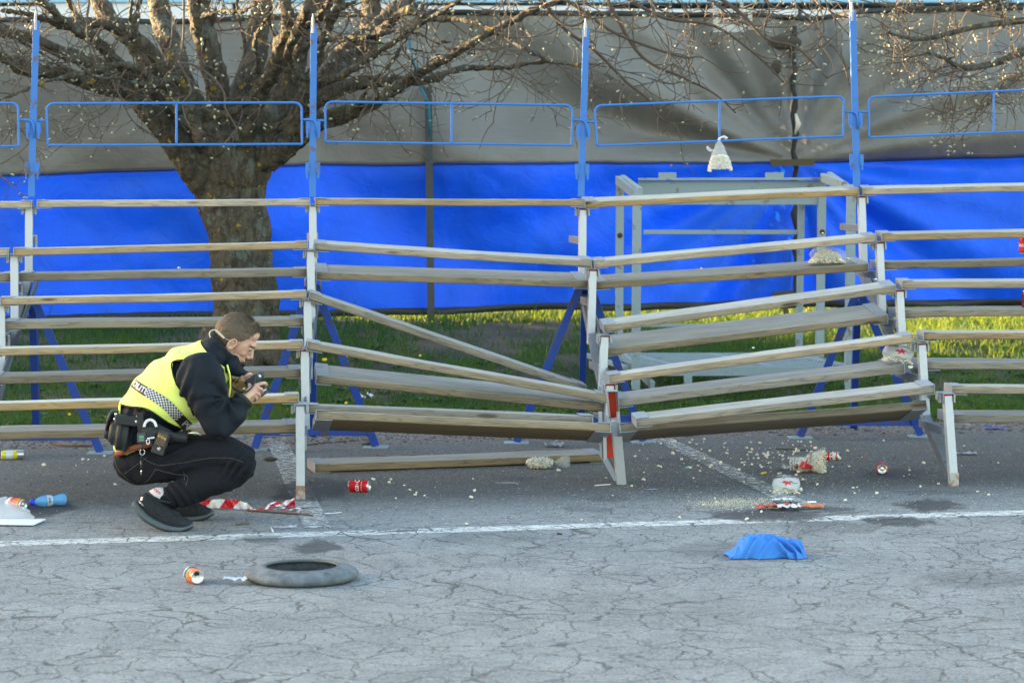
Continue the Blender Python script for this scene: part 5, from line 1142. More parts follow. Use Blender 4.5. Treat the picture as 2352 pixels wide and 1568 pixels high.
root = T('plastic_spoon', 'clear plastic spoon lying by the faded bay line', 'spoon', G(757, 1181)); m = MB(); m.tube([G(762, 1181)+L_, G(785, 1178)+L_], .003, 6); SPM = glassy('spoon_plastic', (.75, .75, .82), alpha=.75); part(root, m, 'handle', SPM, True); m = MB(); m.ell(G(754, 1181)+L_, Matrix.Identity(3), (.020, .013, .004)); part(root, m, 'bowl', SPM, True)
BRN = simple('dry_twig', (.12, .075, .045), .85)
for i, (pts, r, lb) in enumerate(([[(560+10, 1174), (610, 1177), (680, 1182), (718, 1186)], .005, 'long thin twig lying across the barrier tape'], [[(120, 1023), (160, 1026), (226, 1027)], .009, 'reddish brown stick on the asphalt left of the person'], [[(650, 1015), (700, 1024), (750, 1018), (850, 1010)], .004, 'long bent twig under the collapsed bay by the trestle'], [[(865, 1046), (900, 1052), (950, 1047), (1000, 1050)], .0035, 'thin crooked twig behind the fallen plank'], [[(540, 1208), (556, 1205), (573, 1204)], .004, 'short brown twig in front of the toes'])):
    stick('twig', lb, 'twig', [G(x, y)+L_ for x, y in pts], r, BRN)
def clod(x, y, r, lb):
    g = G(x, y); m = MB(); b = bmesh.new(); bmesh.ops.create_icosphere(b, subdivisions=2, radius=1); m.add([Vector((v.co.x*r*1.5, v.co.y*r, v.co.z*r*.5+r*.35))*(1+.25*noise.noise(v.co*2+Vector((x, 0, 0)))) for v in b.verts], [tuple(v.index for v in f.verts) for f in b.faces]); b.free(); o = m.build('clod', simple('dark_clod', (.05, .045, .04), .95, 0, .4, 60), None, True); o.location = g; tag(o, lb, 'clod')
clod(622, 1058, .028, 'dark clod of earth by the knee of the crouching person'); clod(848, 1024, .03, 'dark clod against the foot of the rusty blue trestle'); clod(1285, 1227, .010, 'tiny dark clod below the white line in the middle')
# dandelions
YEL = simple('dandelion_yellow', (.85, .55, .01), .7, 0, .1); GRS = simple('stem_green', (.08, .18, .04), .7)
for i, (x, y, r) in enumerate([(745, 826, .022), (796, 818, .015), (790, 834, .013), (965, 817, .012), (666, 829, .015), (560, 900, .012), (795, 955, .012), (160, 1000, .010), (192, 965, .012)]):
    d0 = 15.2+ (1000-y)*.012; q = P(x, y, d0); tz = terrain(q.x, d0)
    if q.z < tz+.04: q.z = tz+.05
    root = T('dandelion', 'yellow dandelion flower in the shaded grass behind the stand', 'flower', (q.x, q.y, tz), 'dandelions in the grass')
    m = MB(); m.tube([Vector((q.x, q.y, tz)), q], .0025, 5); part(root, m, 'stem', GRS); m = MB(); m.lathe(q, (0, -.5, 1), [(-.004, .004), (0, r*.9), (.004, r), (.009, r*.6), (.011, 0)], 14); part(root, m, 'flower_head', YEL, True)
# ================================================================== THE CROUCHING PERSON
D0 = 10.85
def B(x, y, dd=0.): return P(x, y, D0+dd)
PX = D0/FP                                       # metres per photo unit at the person
def sweep(m, sec, n=28, dome=True, dir_y=(0, 1, 0), seg=5):
    """sec: (x, y, dd, a px half thickness in the picture plane, b m half width in depth)"""
    C_ = [B(s[0], s[1], s[2]) for s in sec]; AA = [s[3]*PX for s in sec]; BB = [s[4] for s in sec]
    pts, aa = smooth_path(C_, AA, seg); _, bb = smooth_path(C_, BB, seg); k = len(pts); yv = Vector(dir_y).normalized()
    rings = []
    def fr(t):
        b = (yv-t*yv.dot(t)).normalized(); return t.cross(b), b
    ts = [(pts[min(i+1, k-1)]-pts[max(0, i-1)]).normalized() for i in range(k)]
    if dome:
        for q in (80, 60, 40, 20):
            a = math.radians(q); nn, bb_ = fr(ts[0]); rings.append((pts[0]-ts[0]*math.sin(a)*min(aa[0], bb[0])*.8, nn*aa[0]*math.cos(a), bb_*bb[0]*math.cos(a)))
    for i in range(k): nn, b_ = fr(ts[i]); rings.append((pts[i], nn*aa[i], b_*bb[i]))
    if dome:
        for q in (20, 40, 60, 80):
            a = math.radians(q); nn, bb_ = fr(ts[-1]); rings.append((pts[-1]+ts[-1]*math.sin(a)*min(aa[-1], bb[-1])*.8, nn*aa[-1]*math.cos(a), bb_*bb[-1]*math.cos(a)))
    vs = [c+u*math.cos(2*math.pi*j/n)+v*math.sin(2*math.pi*j/n) for c, u, v in rings for j in range(n)]; R = len(rings)
    fs = [(i*n+j, i*n+(j+1) % n, (i+1)*n+(j+1) % n, (i+1)*n+j) for i in range(R-1) for j in range(n)]+[tuple(reversed(range(n))), tuple((R-1)*n+j for j in range(n))]
    m.add(vs, fs); return rings
def fuse(m, name, mat, vox, it=6, fac=.6, disp=None):
    """voxel-fuse overlapping pieces into one continuous surface"""
    o = m.build('tmp', mat, None, True); r = o.modifiers.new('r', 'REMESH'); r.mode = 'VOXEL'; r.voxel_size = vox; r.use_smooth_shade = True
    s = o.modifiers.new('s', 'SMOOTH'); s.iterations = it; s.factor = fac
    dg = bpy.context.evaluated_depsgraph_get(); me = bpy.data.meshes.new_from_object(o.evaluated_get(dg)); bpy.data.objects.remove(o)
    n = len(me.vertices); co = np.empty(n*3); me.vertices.foreach_get('co', co); co = co.reshape(-1, 3)
    if disp:
        no = np.empty(n*3); me.vertices.foreach_get('normal', no); no = no.reshape(-1, 3)
        for i in range(n): co[i] += no[i]*disp(Vector(co[i]))
        me.vertices.foreach_set('co', co.ravel()); 
    me.name = name; me.update(); me.polygons.foreach_set('use_smooth', [True]*len(me.polygons)); return me
def child(name, me, par, base):
    me.transform(Matrix.Translation(-base)); o = link(name, me, par); return o
PB = G(400, 1210); person = empty('person', PB, 'man in a yellow police vest crouching in black jeans and jacket to photograph the stand', 'person')
def cloth_m(name, c, c2, rough=.85, fold=8., fb=.5, fine=300, fs=.25, sheen=0.):
    t = NT(name); p = t.pos(); f = t.noise(p, fine, 3); c_ = t.mix(t.noise(p, 6, 5), (*c, 1), (*c2, 1)); c_ = t.mix(t.math('MULTIPLY', f, .3), c_, tuple(x*1.5+.004 for x in c2)+(1,))
    t.set(color=c_, rough=rough, spec=.18); h = t.math('ADD', t.noise(p, fold, 4, .5, .8), t.math('MULTIPLY', f, .03)); t.bump(h, fb, .03); return t.m
DENIM = cloth_m('black_denim', (.006, .0065, .010), (.013, .014, .019), .95, 7, .5); JACK = cloth_m('black_jacket_shell', (.006, .009, .014), (.010, .014, .022), .7, 6, .5, 200)
def skinm():
    t = NT('skin'); p = t.pos(); c = t.mix(t.ramp(t.noise(p, 22, 4), .35, .65), (.52, .29, .21, 1), (.60, .37, .28, 1)); t.set(color=c, rough=.5, sub=.08); t.b.inputs['Subsurface Radius'].default_value = (.01, .004, .002); t.bump(t.noise(p, 260, 3), .12, .001); return t.m
SKIN = skinm()
# head frame
HC = (543, 783); th = math.radians(40); HW = B(*HC)
hf = Vector((math.cos(th), 0, -math.sin(th))); hu = Vector((math.sin(th), 0, math.cos(th))); hl = Vector((0, -1, 0))     # forward, up, towards the camera
HR = Matrix((hf, hl, hu)).transposed()
def H(f, l, u): return HW+hf*f+hl*l+hu*u
m = MB()
m.ell(H(-.024, 0, .027), HR, (.101, .077, .097)); m.ell(H(.035, 0, .0), HR, (.058, .062, .075)); m.ell(H(.040, 0, -.050), HR, (.050, .052, .050)); m.ell(H(.066, 0, -.088), HR, (.028, .030, .024))
m.ell(H(.073, 0, .040), HR, (.022, .055, .016)); m.ell(H(.058, .034, -.018), HR, (.024, .022, .022)); m.ell(H(.058, -.034, -.018), HR, (.024, .022, .022)); m.ell(H(.055, 0, .075), HR, (.022, .046, .032))
m.tube([H(.084, 0, .026), H(.096, 0, .006), H(.108, 0, -.014), H(.113, 0, -.022)], [.008, .009, .0115, .010], 12); m.ell(H(.097, .011, -.025), HR, (.011, .008, .008)); m.ell(H(.097, -.011, -.025), HR, (.011, .008, .008))
m.ell(H(.086, 0, -.050), HR, (.012, .024, .007)); m.ell(H(.083, 0, -.062), HR, (.012, .021, .007)); m.ell(H(.075, 0, -.045), HR, (.018, .030, .024))
for s in (1, -1): m.ell(H(.078, s*.031, .018), HR, (.011, .014, .009))
EAR = Matrix.Rotation(math.radians(-10), 3, 'Y')
for s in (1, -1):
    c = H(-.004, s*.078, -.014); R_ = HR@Matrix.Rotation(math.radians(12), 3, 'Y')@Matrix.Rotation(s*math.radians(-18), 3, 'Z'); pts = []
    for k in range(15):
        a = math.radians(-70+k*22); pts.append(c+R_@Vector((-.017*math.cos(a)-.002*math.sin(a), .004*s, .028*math.sin(a))))
    m.tube(pts, [.005]*15, 8); m.ell(c+R_@Vector((0, -.005*s, 0)), R_, (.014, .004, .024)); m.ell(c+R_@Vector((.004, .002*s, -.026)), R_, (.007, .005, .009))
sweep(m, [(498, 822, 0, 30, .062), (520, 800, 0, 29, .058), (538, 790, 0, 27, .055)], dome=False)
# trunk, arms and legs of the body under the clothes
sweep(m, [(330, 1040, 0, 40, .13), (350, 960, 0, 52, .14), (395, 900, 0, 56, .155), (450, 855, 0, 54, .165), (498, 815, 0, 28, .07)], 24)
for dd, sx, sy in ((-.11, 0, 0), (.13, 6, -6)):
    sweep(m, [(330+sx, 1060+sy, dd*.8, 34, .07), (400+sx, 1052+sy, dd, 34, .07), (470+sx, 1046+sy, dd*1.3, 29, .06), (545+sx, 1058+sy, dd*1.6, 24, .05), (520+sx, 1090+sy, dd*1.7, 22, .045), (450+sx, 1112+sy, dd*1.7, 22, .045), (385+sx*5, 1142+sy, dd*1.6, 17, .035)], 16)
sweep(m, [(385, 1142, -.18, 15, .034), (362, 1140, -.19, 15, .034), (352, 1158, -.19, 16, .034), (385, 1188, -.2, 11, .036)], 16)
sweep(m, [(455, 845, -.17, 26, .05), (472, 900, -.2, 22, .045), (498, 980, -.22, 15, .034), (530, 950, -.205, 12, .026), (552, 926, -.18, 10, .022), (569, 907, -.15, 11.5, .024)], 16)
sweep(m, [(455, 845, .17, 26, .05), (478, 900, .2, 22, .045), (500, 965, .2, 17, .038), (528, 912, .14, 14, .032), (543, 890, .07, 12, .024)], 16)
# near hand, closed round the lens: palm, four fingers, thumb
sweep(m, [(569, 907, -.15, 11.5, .022), (578, 899, -.13, 12.5, .020), (588, 893, -.10, 12, .018)], 16)
def finger(pts, r): m.tube(smooth_path([B(*p) for p in pts], [r]*len(pts), 5)[0], [r*(1.05-.22*i/((len(pts)-1)*5)) for i in range((len(pts)-1)*5+1)], 10)
finger([(583, 886, -.115), (596, 882, -.10), (607, 879.5, -.085), (611, 884, -.06), (603, 889, -.03), (594, 888, -.02)], .0098)
finger([(586, 892, -.12), (598, 892.5, -.12), (602, 897, -.10), (599, 903, -.06), (592, 902, -.03)], .0098)
finger([(584, 900, -.13), (594, 904, -.125), (596, 909, -.10), (593, 914, -.06), (588, 912, -.03)], .0092)
finger([(580, 907, -.13), (588, 913, -.12), (588, 918, -.09), (584, 921, -.06)], .0082)
finger([(574, 892, -.12), (573, 880, -.09), (579, 873, -.07), (584, 871, -.06)], .0098)
# far hand on the camera grip
sweep(m, [(543, 890, .07, 12, .022), (552, 880, .0, 13, .020), (561, 871, -.06, 11, .018)], 16)
finger([(558, 870, -.06), (567, 862, -.085), (574, 858, -.085), (579, 861, -.08)], .0092)
finger([(560, 874, -.05), (570, 868, -.03), (578, 866, .01)], .009); finger([(561, 880, -.03), (571, 876, .0), (578, 876, .03)], .009); finger([(560, 886, -.01), (570, 884, .02), (576, 886, .04)], .0085)
finger([(551, 874, .02), (556, 862, .04), (563, 856, .04)], .0098)
def bodydisp(v): return 0
body = child('body', fuse(m, 'body', SKIN, .0035, 4, .5), person, PB); body.data.materials.clear(); body.data.materials.append(SKIN)
def pt(name, m, mat, smooth=True, **k): return part(person, m, name, mat, smooth, **k)
def sp(par, name, m, mat, smooth=True): o = pt(name, m, mat, smooth); o.parent = par; return o
# face details
EYE = NT('eye_white').set(color=(.30, .27, .26), rough=.3).m; IRIS = simple('iris', (.03, .03, .035), .2)
for s in (1, -1):
    m = MB(); m.ell(H(.0755, s*.030, .011), HR, (.0105, .0115, .0105)); e = pt('eye', m, EYE); m = MB(); m.ell(H(.0835, s*.0325, .009), HR, (.0038, .0056, .0056)); sp(e, 'iris', m, IRIS)
    m = MB(); m.tube([H(.090, s*.014, .032), H(.0895, s*.030, .037), H(.080, s*.047, .035), H(.070, s*.055, .028)], [.0035, .0042, .0036, .002], 6); pt('eyebrow', m, simple('brow_hair', (.045, .03, .02), .9))
    m = MB(); m.tube([H(.089, s*.022, .0165), H(.0895, s*.031, .0185), H(.083, s*.041, .0165)], [.0016, .002, .0016], 5); pt('eyelashes', m, simple('lash', (.02, .015, .012), .9))
LIP = simple('lips', (.42, .17, .14), .5); m = MB(); m.tube([H(.082, .022, -.056), H(.094, .010, -.054), H(.097, 0, -.054), H(.094, -.010, -.054), H(.082, -.022, -.056)], [.002, .004, .0045, .004, .002], 7); pt('mouth', m, LIP)
# hair
HAIRM = NT('short_brown_hair'); p = HAIRM.pos(); hn = HAIRM.noise(p, 120, 4, .7); HAIRM.set(color=HAIRM.mix(hn, (.035, .024, .017, 1), (.17, .12, .08, 1)), rough=.6, spec=.35); HAIRM = HAIRM.m
HL = HAIRM
def hairline(f, l, u): # True where hair grows (skull coordinates)
    if u > .100: return True
    if f > .075: return False
    al = abs(l)
    if f > .045: return u > .088-.15*max(0, al-.03)-.4*max(0, .06-f)
    if f > .018: return u > .018-1.0*(f-.018)*-.6+ (0 if al > .055 else .0) and (u > -.02+2.4*(f-.012)-.0)
    if f > -.022: return u > .014
    return u > -.060+(-.022-f)*-.15
hc = (-.024, 0, .027); hrad = (.1095, .0835, .1055)
bm = bmesh.new(); bmesh.ops.create_uvsphere(bm, u_segments=110, v_segments=90, radius=1)
rh = random.Random(5)
kill = []
for v in bm.verts:
    q = v.co.normalized(); qd = 1+.028*noise.noise(q*7)+.012*noise.noise(q*22); f, l, u = hc[0]+q.x*hrad[0]*qd, q.y*hrad[1]*qd, hc[2]+q.z*hrad[2]*qd
    edge = .006*noise.noise(q*9)+.003*noise.noise(q*30)
    if not hairline(f+edge, l, u-edge): kill.append(v)
    if u > .09 and f > .0: f += .012*sm((u-.09)/.03); u += .004
    v.co = H(f, l, u)
bmesh.ops.delete(bm, geom=kill, context='VERTS'); me = bpy.data.meshes.new('hair'); surf = [(v.co.copy(), v.normal.copy()) for v in bm.verts]; bm.normal_update(); surf = [(v.co.copy(), v.normal.copy()) for v in bm.verts]; bm.to_mesh(me); bm.free(); me.materials.append(HL); me.polygons.foreach_set('use_smooth', [True]*len(me.polygons)); hair = child('hair', me, person, PB)
m = MB()
for i in range(9000):
    c, nn = surf[rh.randrange(len(surf))]; rel = c-HW; f, u = rel.dot(hf), rel.dot(hu)
    if nn.dot(c-H(*hc)) < 0: nn = -nn
    top = sm((u-.05)/.06); L = .006+.013*top*rh.uniform(.6, 1.2); flow = (hf*.9*top-hu*(1-top)*1.1-hf*(1-top)*.3)+Vector((rh.gauss(0, .35), rh.gauss(0, .35), rh.gauss(0, .35)))
    d = (nn*.75+flow).normalized(); c = c-nn*.002+Vector((rh.gauss(0, .001), rh.gauss(0, .001), rh.gauss(0, .001))); sd = d.cross(nn).normalized()*.0007; m.add([c-sd, c+sd, c+d*L*.6+nn*.001, c+d*L], [(0, 1, 2), (0, 2, 3)] if False else [(0, 1, 3)])
sp(hair, 'strands', m, HL, False)['kind'] = 'stuff'
m = MB()
for i in range(1500):    # stubble
    f, u, l = rh.uniform(.0, .085), rh.uniform(-.095, -.028), .06
    pass
# trousers
JX = MB()
sweep(JX, [(286, 1054, 0, 29, .150), (305, 1062, 0, 46, .170), (335, 1058, 0, 55, .178), (372, 1052, 0, 50, .165)], 32)
for dd, sx, sy in ((-.105, 0, 0), (.125, 4, -8)):
    sweep(JX, [(330+sx, 1062+sy, dd*.9, 50, .098), (400+sx, 1054+sy, dd*1.1, 48, .094), (460+sx, 1045+sy, dd*1.35, 41.5, .086), (520+sx, 1046+sy, dd*1.6, 36, .078), (556+sx, 1062+sy, dd*1.75, 33, .070)], 26)
    ex = 42 if sx else 0
    sweep(JX, [(560+sx, 1071+sy, dd*1.75, 30, .068), (524+sx, 1094+sy, dd*1.8, 32, .068), (460+sx+ex*.3, 1114+sy, dd*1.85, 33, .070), (415+sx+ex*.7, 1132+sy, dd*1.85, 31, .064), (388+sx+ex, 1144+sy, dd*1.8, 27, .058)], 24)
def wrinkle(v):
    x, y = pix(v); d = noise.noise(Vector((v.x*9, v.y*5, v.z*14)))*.010+noise.noise(Vector((v.x*24+v.z*20, v.y*9, v.z*30)))*.0042
    k = math.exp(-((x-550)/40)**2-((y-1078)/30)**2); d += k*.011*math.sin((x+y*.6)*.33)
    k = math.exp(-((x-405)/35)**2-((y-1140)/30)**2); d += k*.010*math.sin((x*.9-y*.5)*.36)
    k = math.exp(-((x-385)/60)**2-((y-1030)/40)**2); d += k*.007*math.sin((x*.5+y)*.28)
    return d
JM = fuse(JX, 'trousers', DENIM, .0065, 3, .5, wrinkle); JM.materials.clear(); JM.materials.append(DENIM); TRB = BVHTree.FromPolygons([v.co.copy() for v in JM.vertices], [tuple(p.vertices) for p in JM.polygons])
# jacket: torso, collar, sleeves
JK = MB()
TORSO = [(322, 1000, 0, 66, .180), (345, 958, 0, 70, .187), (372, 925, 0, 76, .195), (412, 893, 0, 79, .205), (450, 860, 0, 73, .21), (478, 834, 0, 54, .185), (496, 815, 0, 42, .13)]
sweep(JK, TORSO, 40)
for dd, sx in ((-.215, 0), (.215, 6)):
    sweep(JK, [(455+sx, 838+sx, dd*.86, 44-sx*1.4, .075), (461+sx, 866, dd*.98, 58-sx*1.5, .082), (474, 902, dd*1.05, 49, .078), (487, 946, dd*1.08, 38, .070), (499, 976, dd*1.06, 34, .064)], 26)
    if sx == 0: sweep(JK, [(496, 976, dd*1.06, 36, .068), (523, 958, dd*1.0, 33, .062), (546, 933, dd*.85, 27, .052), (560, 916, dd*.76, 22.5, .043)], 24, dome=False)
    else: sweep(JK, [(500, 972, dd*1.06, 34, .066), (516, 940, dd*.95, 30, .06), (528, 915, dd*.7, 23, .05)], 22, dome=False)
def jwr(v):
    x, y = pix(v); d = noise.noise(Vector((v.x*8+v.z*6, v.y*4, v.z*7-v.x*5)))*.009+noise.noise(Vector((v.x*20-v.z*12, v.y*9, v.z*18)))*.0045
    an = math.atan2(y-915, x-520); r = math.hypot(x-520, y-915); d += .012*math.exp(-(r/66)**2)*min(1, r/14)*math.sin(an*6.5+r*.03)
    k = math.exp(-((x-420)/26)**2-((y-900)/60)**2); d += k*.010*math.sin((x*1.0+y*.35)*.25)
    if y > 930 and x < 350: d += .005*math.sin((x*.9+y*.2)*.35)
    return d
JM2 = fuse(JK, 'jacket', JACK, .0065, 3, .5, jwr); JM2.materials.clear(); JM2.materials.append(JACK)
# vest: a shell over the torso, cut at arm holes, neck and hem
def inpoly(x, y, poly):
    c = False; j = len(poly)-1
    for i in range(len(poly)):
        xi, yi = poly[i]; xj, yj = poly[j]
        if (yi > y) != (yj > y) and x < (xj-xi)*(y-yi)/(yj-yi)+xi: c = not c
        j = i
    return c
HI = NT('fluorescent_yellow'); p = HI.pos(); HI.set(color=HI.mix(HI.noise(p, 9, 4), (.84, .96, .12, 1), (.94, 1.0, .30, 1)), rough=.6); HI.bump(HI.noise(p, 7, 4, .5, .8), .4, .03); HI = HI.m
V_ = MB(); rings = []
VT = [(x, y, dd, a+6, b+.022) for (x, y, dd, a, b) in TORSO]
C_ = [B(s[0], s[1], 0) for s in VT]; pts, aa = smooth_path(C_, [s[3]*PX for s in VT], 36); _, bb = smooth_path(C_, [s[4] for s in VT], 36); n = 300; vs = []; k = len(pts)
for i in range(k):
    t = (pts[min(i+1, k-1)]-pts[max(0, i-1)]).normalized(); b_ = Vector((0, 1, 0)); nn = t.cross(b_)
    for j in range(n):
        a = 2*math.pi*j/n; v = pts[i]+nn*aa[i]*math.cos(a)+b_*bb[i]*math.sin(a); 
        v += (v-pts[i]).normalized()*(.010*noise.noise(Vector((v.x*6+v.z*4, v.y*4, v.z*5)))+.005*math.sin(v.x*30+v.z*44+4*noise.noise(v*5))); vs.append(v)
ARM = [(396, 829), (440, 825), (500, 823), (527, 842), (532, 880), (530, 925), (505, 985), (480, 1012), (462, 1000), (448, 972), (436, 934), (420, 906), (404, 882), (394, 852)]
HEM = [(268, 1100), (276, 929), (296, 934), (330, 938), (352, 948), (388, 972), (430, 991), (470, 996), (500, 990), (560, 1100)]
NECK = [(466, 700), (468, 779), (488, 800), (508, 826), (524, 848), (560, 900), (640, 900), (640, 700)]
fs = []
for i in range(k-1):
    for j in range(n):
        q = (i*n+j, i*n+(j+1) % n, (i+1)*n+(j+1) % n, (i+1)*n+j); c = sum((vs[z] for z in q), Vector())/4; x, y = pix(c)
        if inpoly(x, y, HEM) or inpoly(x, y, NECK): continue
        if inpoly(x, y, ARM) and abs(c.y-D0) > .13: continue
        fs.append(q)
FULL = [(i*n+j, i*n+(j+1) % n, (i+1)*n+(j+1) % n, (i+1)*n+j) for i in range(k-1) for j in range(n)]
V_.add(vs, fs); vest = pt('vest', V_, HI)
VB = BVHTree.FromPolygons([Vector(v) for v in vs], FULL)
s = vest.modifiers.new('s', 'SOLIDIFY'); s.thickness = .004; s.offset = 1
jacket = child('jacket', JM2, person, PB)
trousers = child('trousers', JM, person, PB)
CAMP = Vector((0, 0, ZC))
def onto(tree_, x, y, lift=.006, dmin=9):
    d = (P(x, y, 10)-CAMP).normalized(); h = tree_.ray_cast(CAMP, d)
    if h[0] is None: return None
    return h[0]-d*lift
def decal(name, mat, tree_, faces, par=None, lift=.006):
    """faces: lists of picture points projected onto a surface"""
    m = MB()
    for f in faces:
        q = [onto(tree_, x, y, lift) for x, y in f]
        if any(v is None for v in q): continue
        m.add(q, [tuple(range(len(q)))])
    o = pt(name, m, mat, False)
    if par: o.parent = par
    return o
# reflective band of the vest with a chequer and white letters
b0 = [(306, 879), (325, 893), (352, 908), (382, 929), (406, 953), (426, 974), (446, 990), (462, 997)]; wd = [10.5, 11, 11.5, 12, 12, 12, 11, 10]
def bc(t): # t 0..1 along the band -> centre and normal
    k_ = t*(len(b0)-1); i = min(len(b0)-2, int(k_)); f = k_-i; p0, p1, p2, p3 = b0[max(0, i-1)], b0[i], b0[i+1], b0[min(len(b0)-1, i+2)]
    g_ = lambda a, b, c, d: .5*((2*b)+(c-a)*f+(2*a-5*b+4*c-d)*f*f+(3*b-a-3*c+d)*f**3)
    return g_(p0[0], p1[0], p2[0], p3[0]), g_(p0[1], p1[1], p2[1], p3[1]), wd[i]+(wd[i+1]-wd[i])*f
def bp(t, s_):
    x, y, w_ = bc(t); x2, y2, _ = bc(min(1, t+.01)); x1, y1, _ = bc(max(0, t-.01)); L = math.hypot(x2-x1, y2-y1); nx, ny = -(y2-y1)/L, (x2-x1)/L; return x+nx*w_*s_, y+ny*w_*s_
NB = 110
faces = [[bp(i/NB, -1+2*j/8), bp((i+1)/NB, -1+2*j/8), bp((i+1)/NB, -1+2*(j+1)/8), bp(i/NB, -1+2*(j+1)/8)] for i in range(NB) for j in range(8)]
CHB = simple('chequer_black', (.02, .018, .016), .55); CHW = simple('reflective_white', (.62, .60, .62), .35, .15, .05)
band = decal('band', CHB, VB, faces, vest, .0065)
t0, t1, NC, NR = .20, .615, 23, 6; fw = []
for i in range(NC):
    for j in range(NR):
        if (i+j) % 2: continue
        a, b = t0+(t1-t0)*i/NC, t0+(t1-t0)*(i+1)/NC; u, v = -.97+1.94*j/NR, -.97+1.94*(j+1)/NR
        for q in range(2): am, bm_ = a+(b-a)*q/2, a+(b-a)*(q+1)/2; fw.append([bp(am, u), bp(bm_, u), bp(bm_, v), bp(am, v)])
decal('chequer', CHW, VB, fw, vest, .008)
def letters(s_, size, f, mat, tree_, par, bold=.02, name='lettering', lift=.008):
    vs, fs = text_mesh(s_, size, 0, bold=bold); ps = [onto(tree_, *f(v.x, v.y), lift) for v in vs]; m = MB(); fs2 = [t for t in fs if all(ps[i] is not None for i in t)]
    ps = [p if p is not None else Vector((0, 0, 0)) for p in ps]; m.add(ps, fs2); o = pt(name, m, mat, False); o.parent = par; return o
letters('POLITI', 21, lambda u, v: bp(.832+u/205, -v/11.5), CHW, VB, vest, .6); letters('POLITI', 19, lambda u, v: bp(.085+u/235, -v/11.5), CHW, VB, vest, .55)
FAINT = simple('faint_reflective_print', (.42, .55, .30), .45, .1, .05)
letters('POLITI', 17, lambda u, v: (412+u*.98+v*.35, 806+u*.36-v*.95), FAINT, VB, vest, .3)
PIPE = simple('dark_piping', (.012, .016, .012), .7)
def piping(pl, r=.0035, tree_=VB, par=None, mat=PIPE, name='piping', lift=.008, seg=6):
    ps = []
    P2 = [Vector((x, y, 0)) for x, y in pl]; P2, _ = smooth_path(P2, [1]*len(P2), seg); ps = [onto(tree_, p.x, p.y, lift) for p in P2]; runs = []; cur = []
    for p in ps:
        if p is None or (cur and (p-cur[-1]).length > .06):
            if len(cur) > 1: runs.append(cur)
            cur = [] if p is None else [p]
        else: cur.append(p)
    if len(cur) > 1: runs.append(cur)
    m = MB()
    for r_ in runs: m.tube(r_, r, 6)
    if runs: o = pt(name, m, mat); o.parent = par or person; return o
piping([(277, 928), (296, 933), (330, 937), (352, 947), (388, 971), (430, 990)], .0042, VB, vest); piping([(437, 932), (421, 905), (405, 881), (396, 852), (397, 830), (440, 825), (498, 823)], .0035, VB, vest)
piping([(404, 840), (425, 848), (470, 845), (515, 852)], .0016, BVHTree.FromPolygons([v.co.copy() for v in JM2.vertices], [tuple(p.vertices) for p in JM2.polygons]), jacket, PIPE, 'seam', .001, 8)
# side strap of yellow in front of the chest
m = MB(); m.tube([B(522, 838, -.2), B(528, 862, -.18), B(529, 888, -.15), B(526, 912, -.15), B(517, 930, -.15)], [.004, .0045, .004, .006, .003], 8); o = pt('front_edge', m, HI); o.parent = vest
# standing collar
COLL = MB(); n = 40; rows = [(-.25, 1.05), (.0, 1.0), (.35, .98), (.7, .98), (1.0, 1.02)]
def cring(t, k, a):  # ring plane along the head-neck axis, opening towards lower right
    base, topc = Vector((489, 829, 0)), Vector((523, 797, 0)); c = base.lerp(topc, t); ca, sa = math.cos(a), math.sin(a)
    dx, dy = .66, .75; r = 49*k*(1+.06*max(0, ca)*t); x = c.x+dx*r*ca; y = c.y+dy*r*ca; w_ = .098*k*(1-.12*t)*(1-.15*max(0, ca)); 
    if ca > .5 and t > .5: x += 5*(ca-.5)*(t-.3)*2; y += 3*(ca-.5)
    return B(x, y, 0)+Vector((0, -w_*sa, 0))+Vector((noise.noise(Vector((a*2, t*3, 0)))*.004, 0, noise.noise(Vector((a*2, t*3, 5)))*.004))
vs = [cring(t, k_, 2*math.pi*j/n) for t, k_ in rows for j in range(n)]
COLL.add(vs, [(i*n+j, i*n+(j+1) % n, (i+1)*n+(j+1) % n, (i+1)*n+j) for i in range(len(rows)-1) for j in range(n)]); cl = pt('collar', COLL, JACK); s = cl.modifiers.new('s', 'SOLIDIFY'); s.thickness = .008; cl.parent = jacket
ss = cl.modifiers.new('ss', 'SUBSURF'); ss.levels = ss.render_levels = 2
m = MB(); sweep(m, [(530, 836, -.05, 24, .06), (545, 850, -.03, 15, .05), (560, 856, -.02, 8, .03), (571, 859, -.02, 3, .012)], 18); o = pt('collar_flap', m, JACK); o.parent = jacket
m = MB(); m.tube([cring(1.0, 1.02, 2*math.pi*j/40) for j in range(41)], .0035, 7); o = pt('collar_edge', m, PIPE); o.parent = jacket
m = MB(); m.tube([B(530, 862, -.06), B(532, 872, -.06), B(533, 880, -.06)], .003, 6); o = pt('red_cord', m, simple('red_cord', (.6, .02, .02), .6)); o.parent = jacket
# cuff
m = MB(); m.lathe(B(556, 921, -.167), (B(566, 909, -.155)-B(556, 921, -.167)), [(-.01, .030), (-.004, .050), (.012, .053), (.02, .048), (.021, .020)], 26); o = pt('cuff', m, PIPE); o.parent = jacket
# earpiece
EP = simple('clear_earpiece_tube', (.72, .68, .58), .3); m = MB()
m.tube(smooth_path([B(483, 775, -.10), B(481, 765, -.10), B(487, 758, -.092), B(497, 758, -.088)], [1]*4, 6)[0], .0025, 6); pts = []
for i in range(90):
    t = i/89; c = B(497+18*t, 759+17*t, -.086-.004*t); a = t*2*math.pi*9; pts.append(c+Vector((0, math.sin(a)*.005, 0))+Vector((-.6, 0, -.8))*0+hf*0+Vector((.7, 0, .7))*.005*math.cos(a))
m.tube(pts, .0017, 5); m.tube([B(515, 776, -.09), B(528, 782, -.085), B(538, 786, -.088)], .0012, 5); pt('earpiece', m, EP)
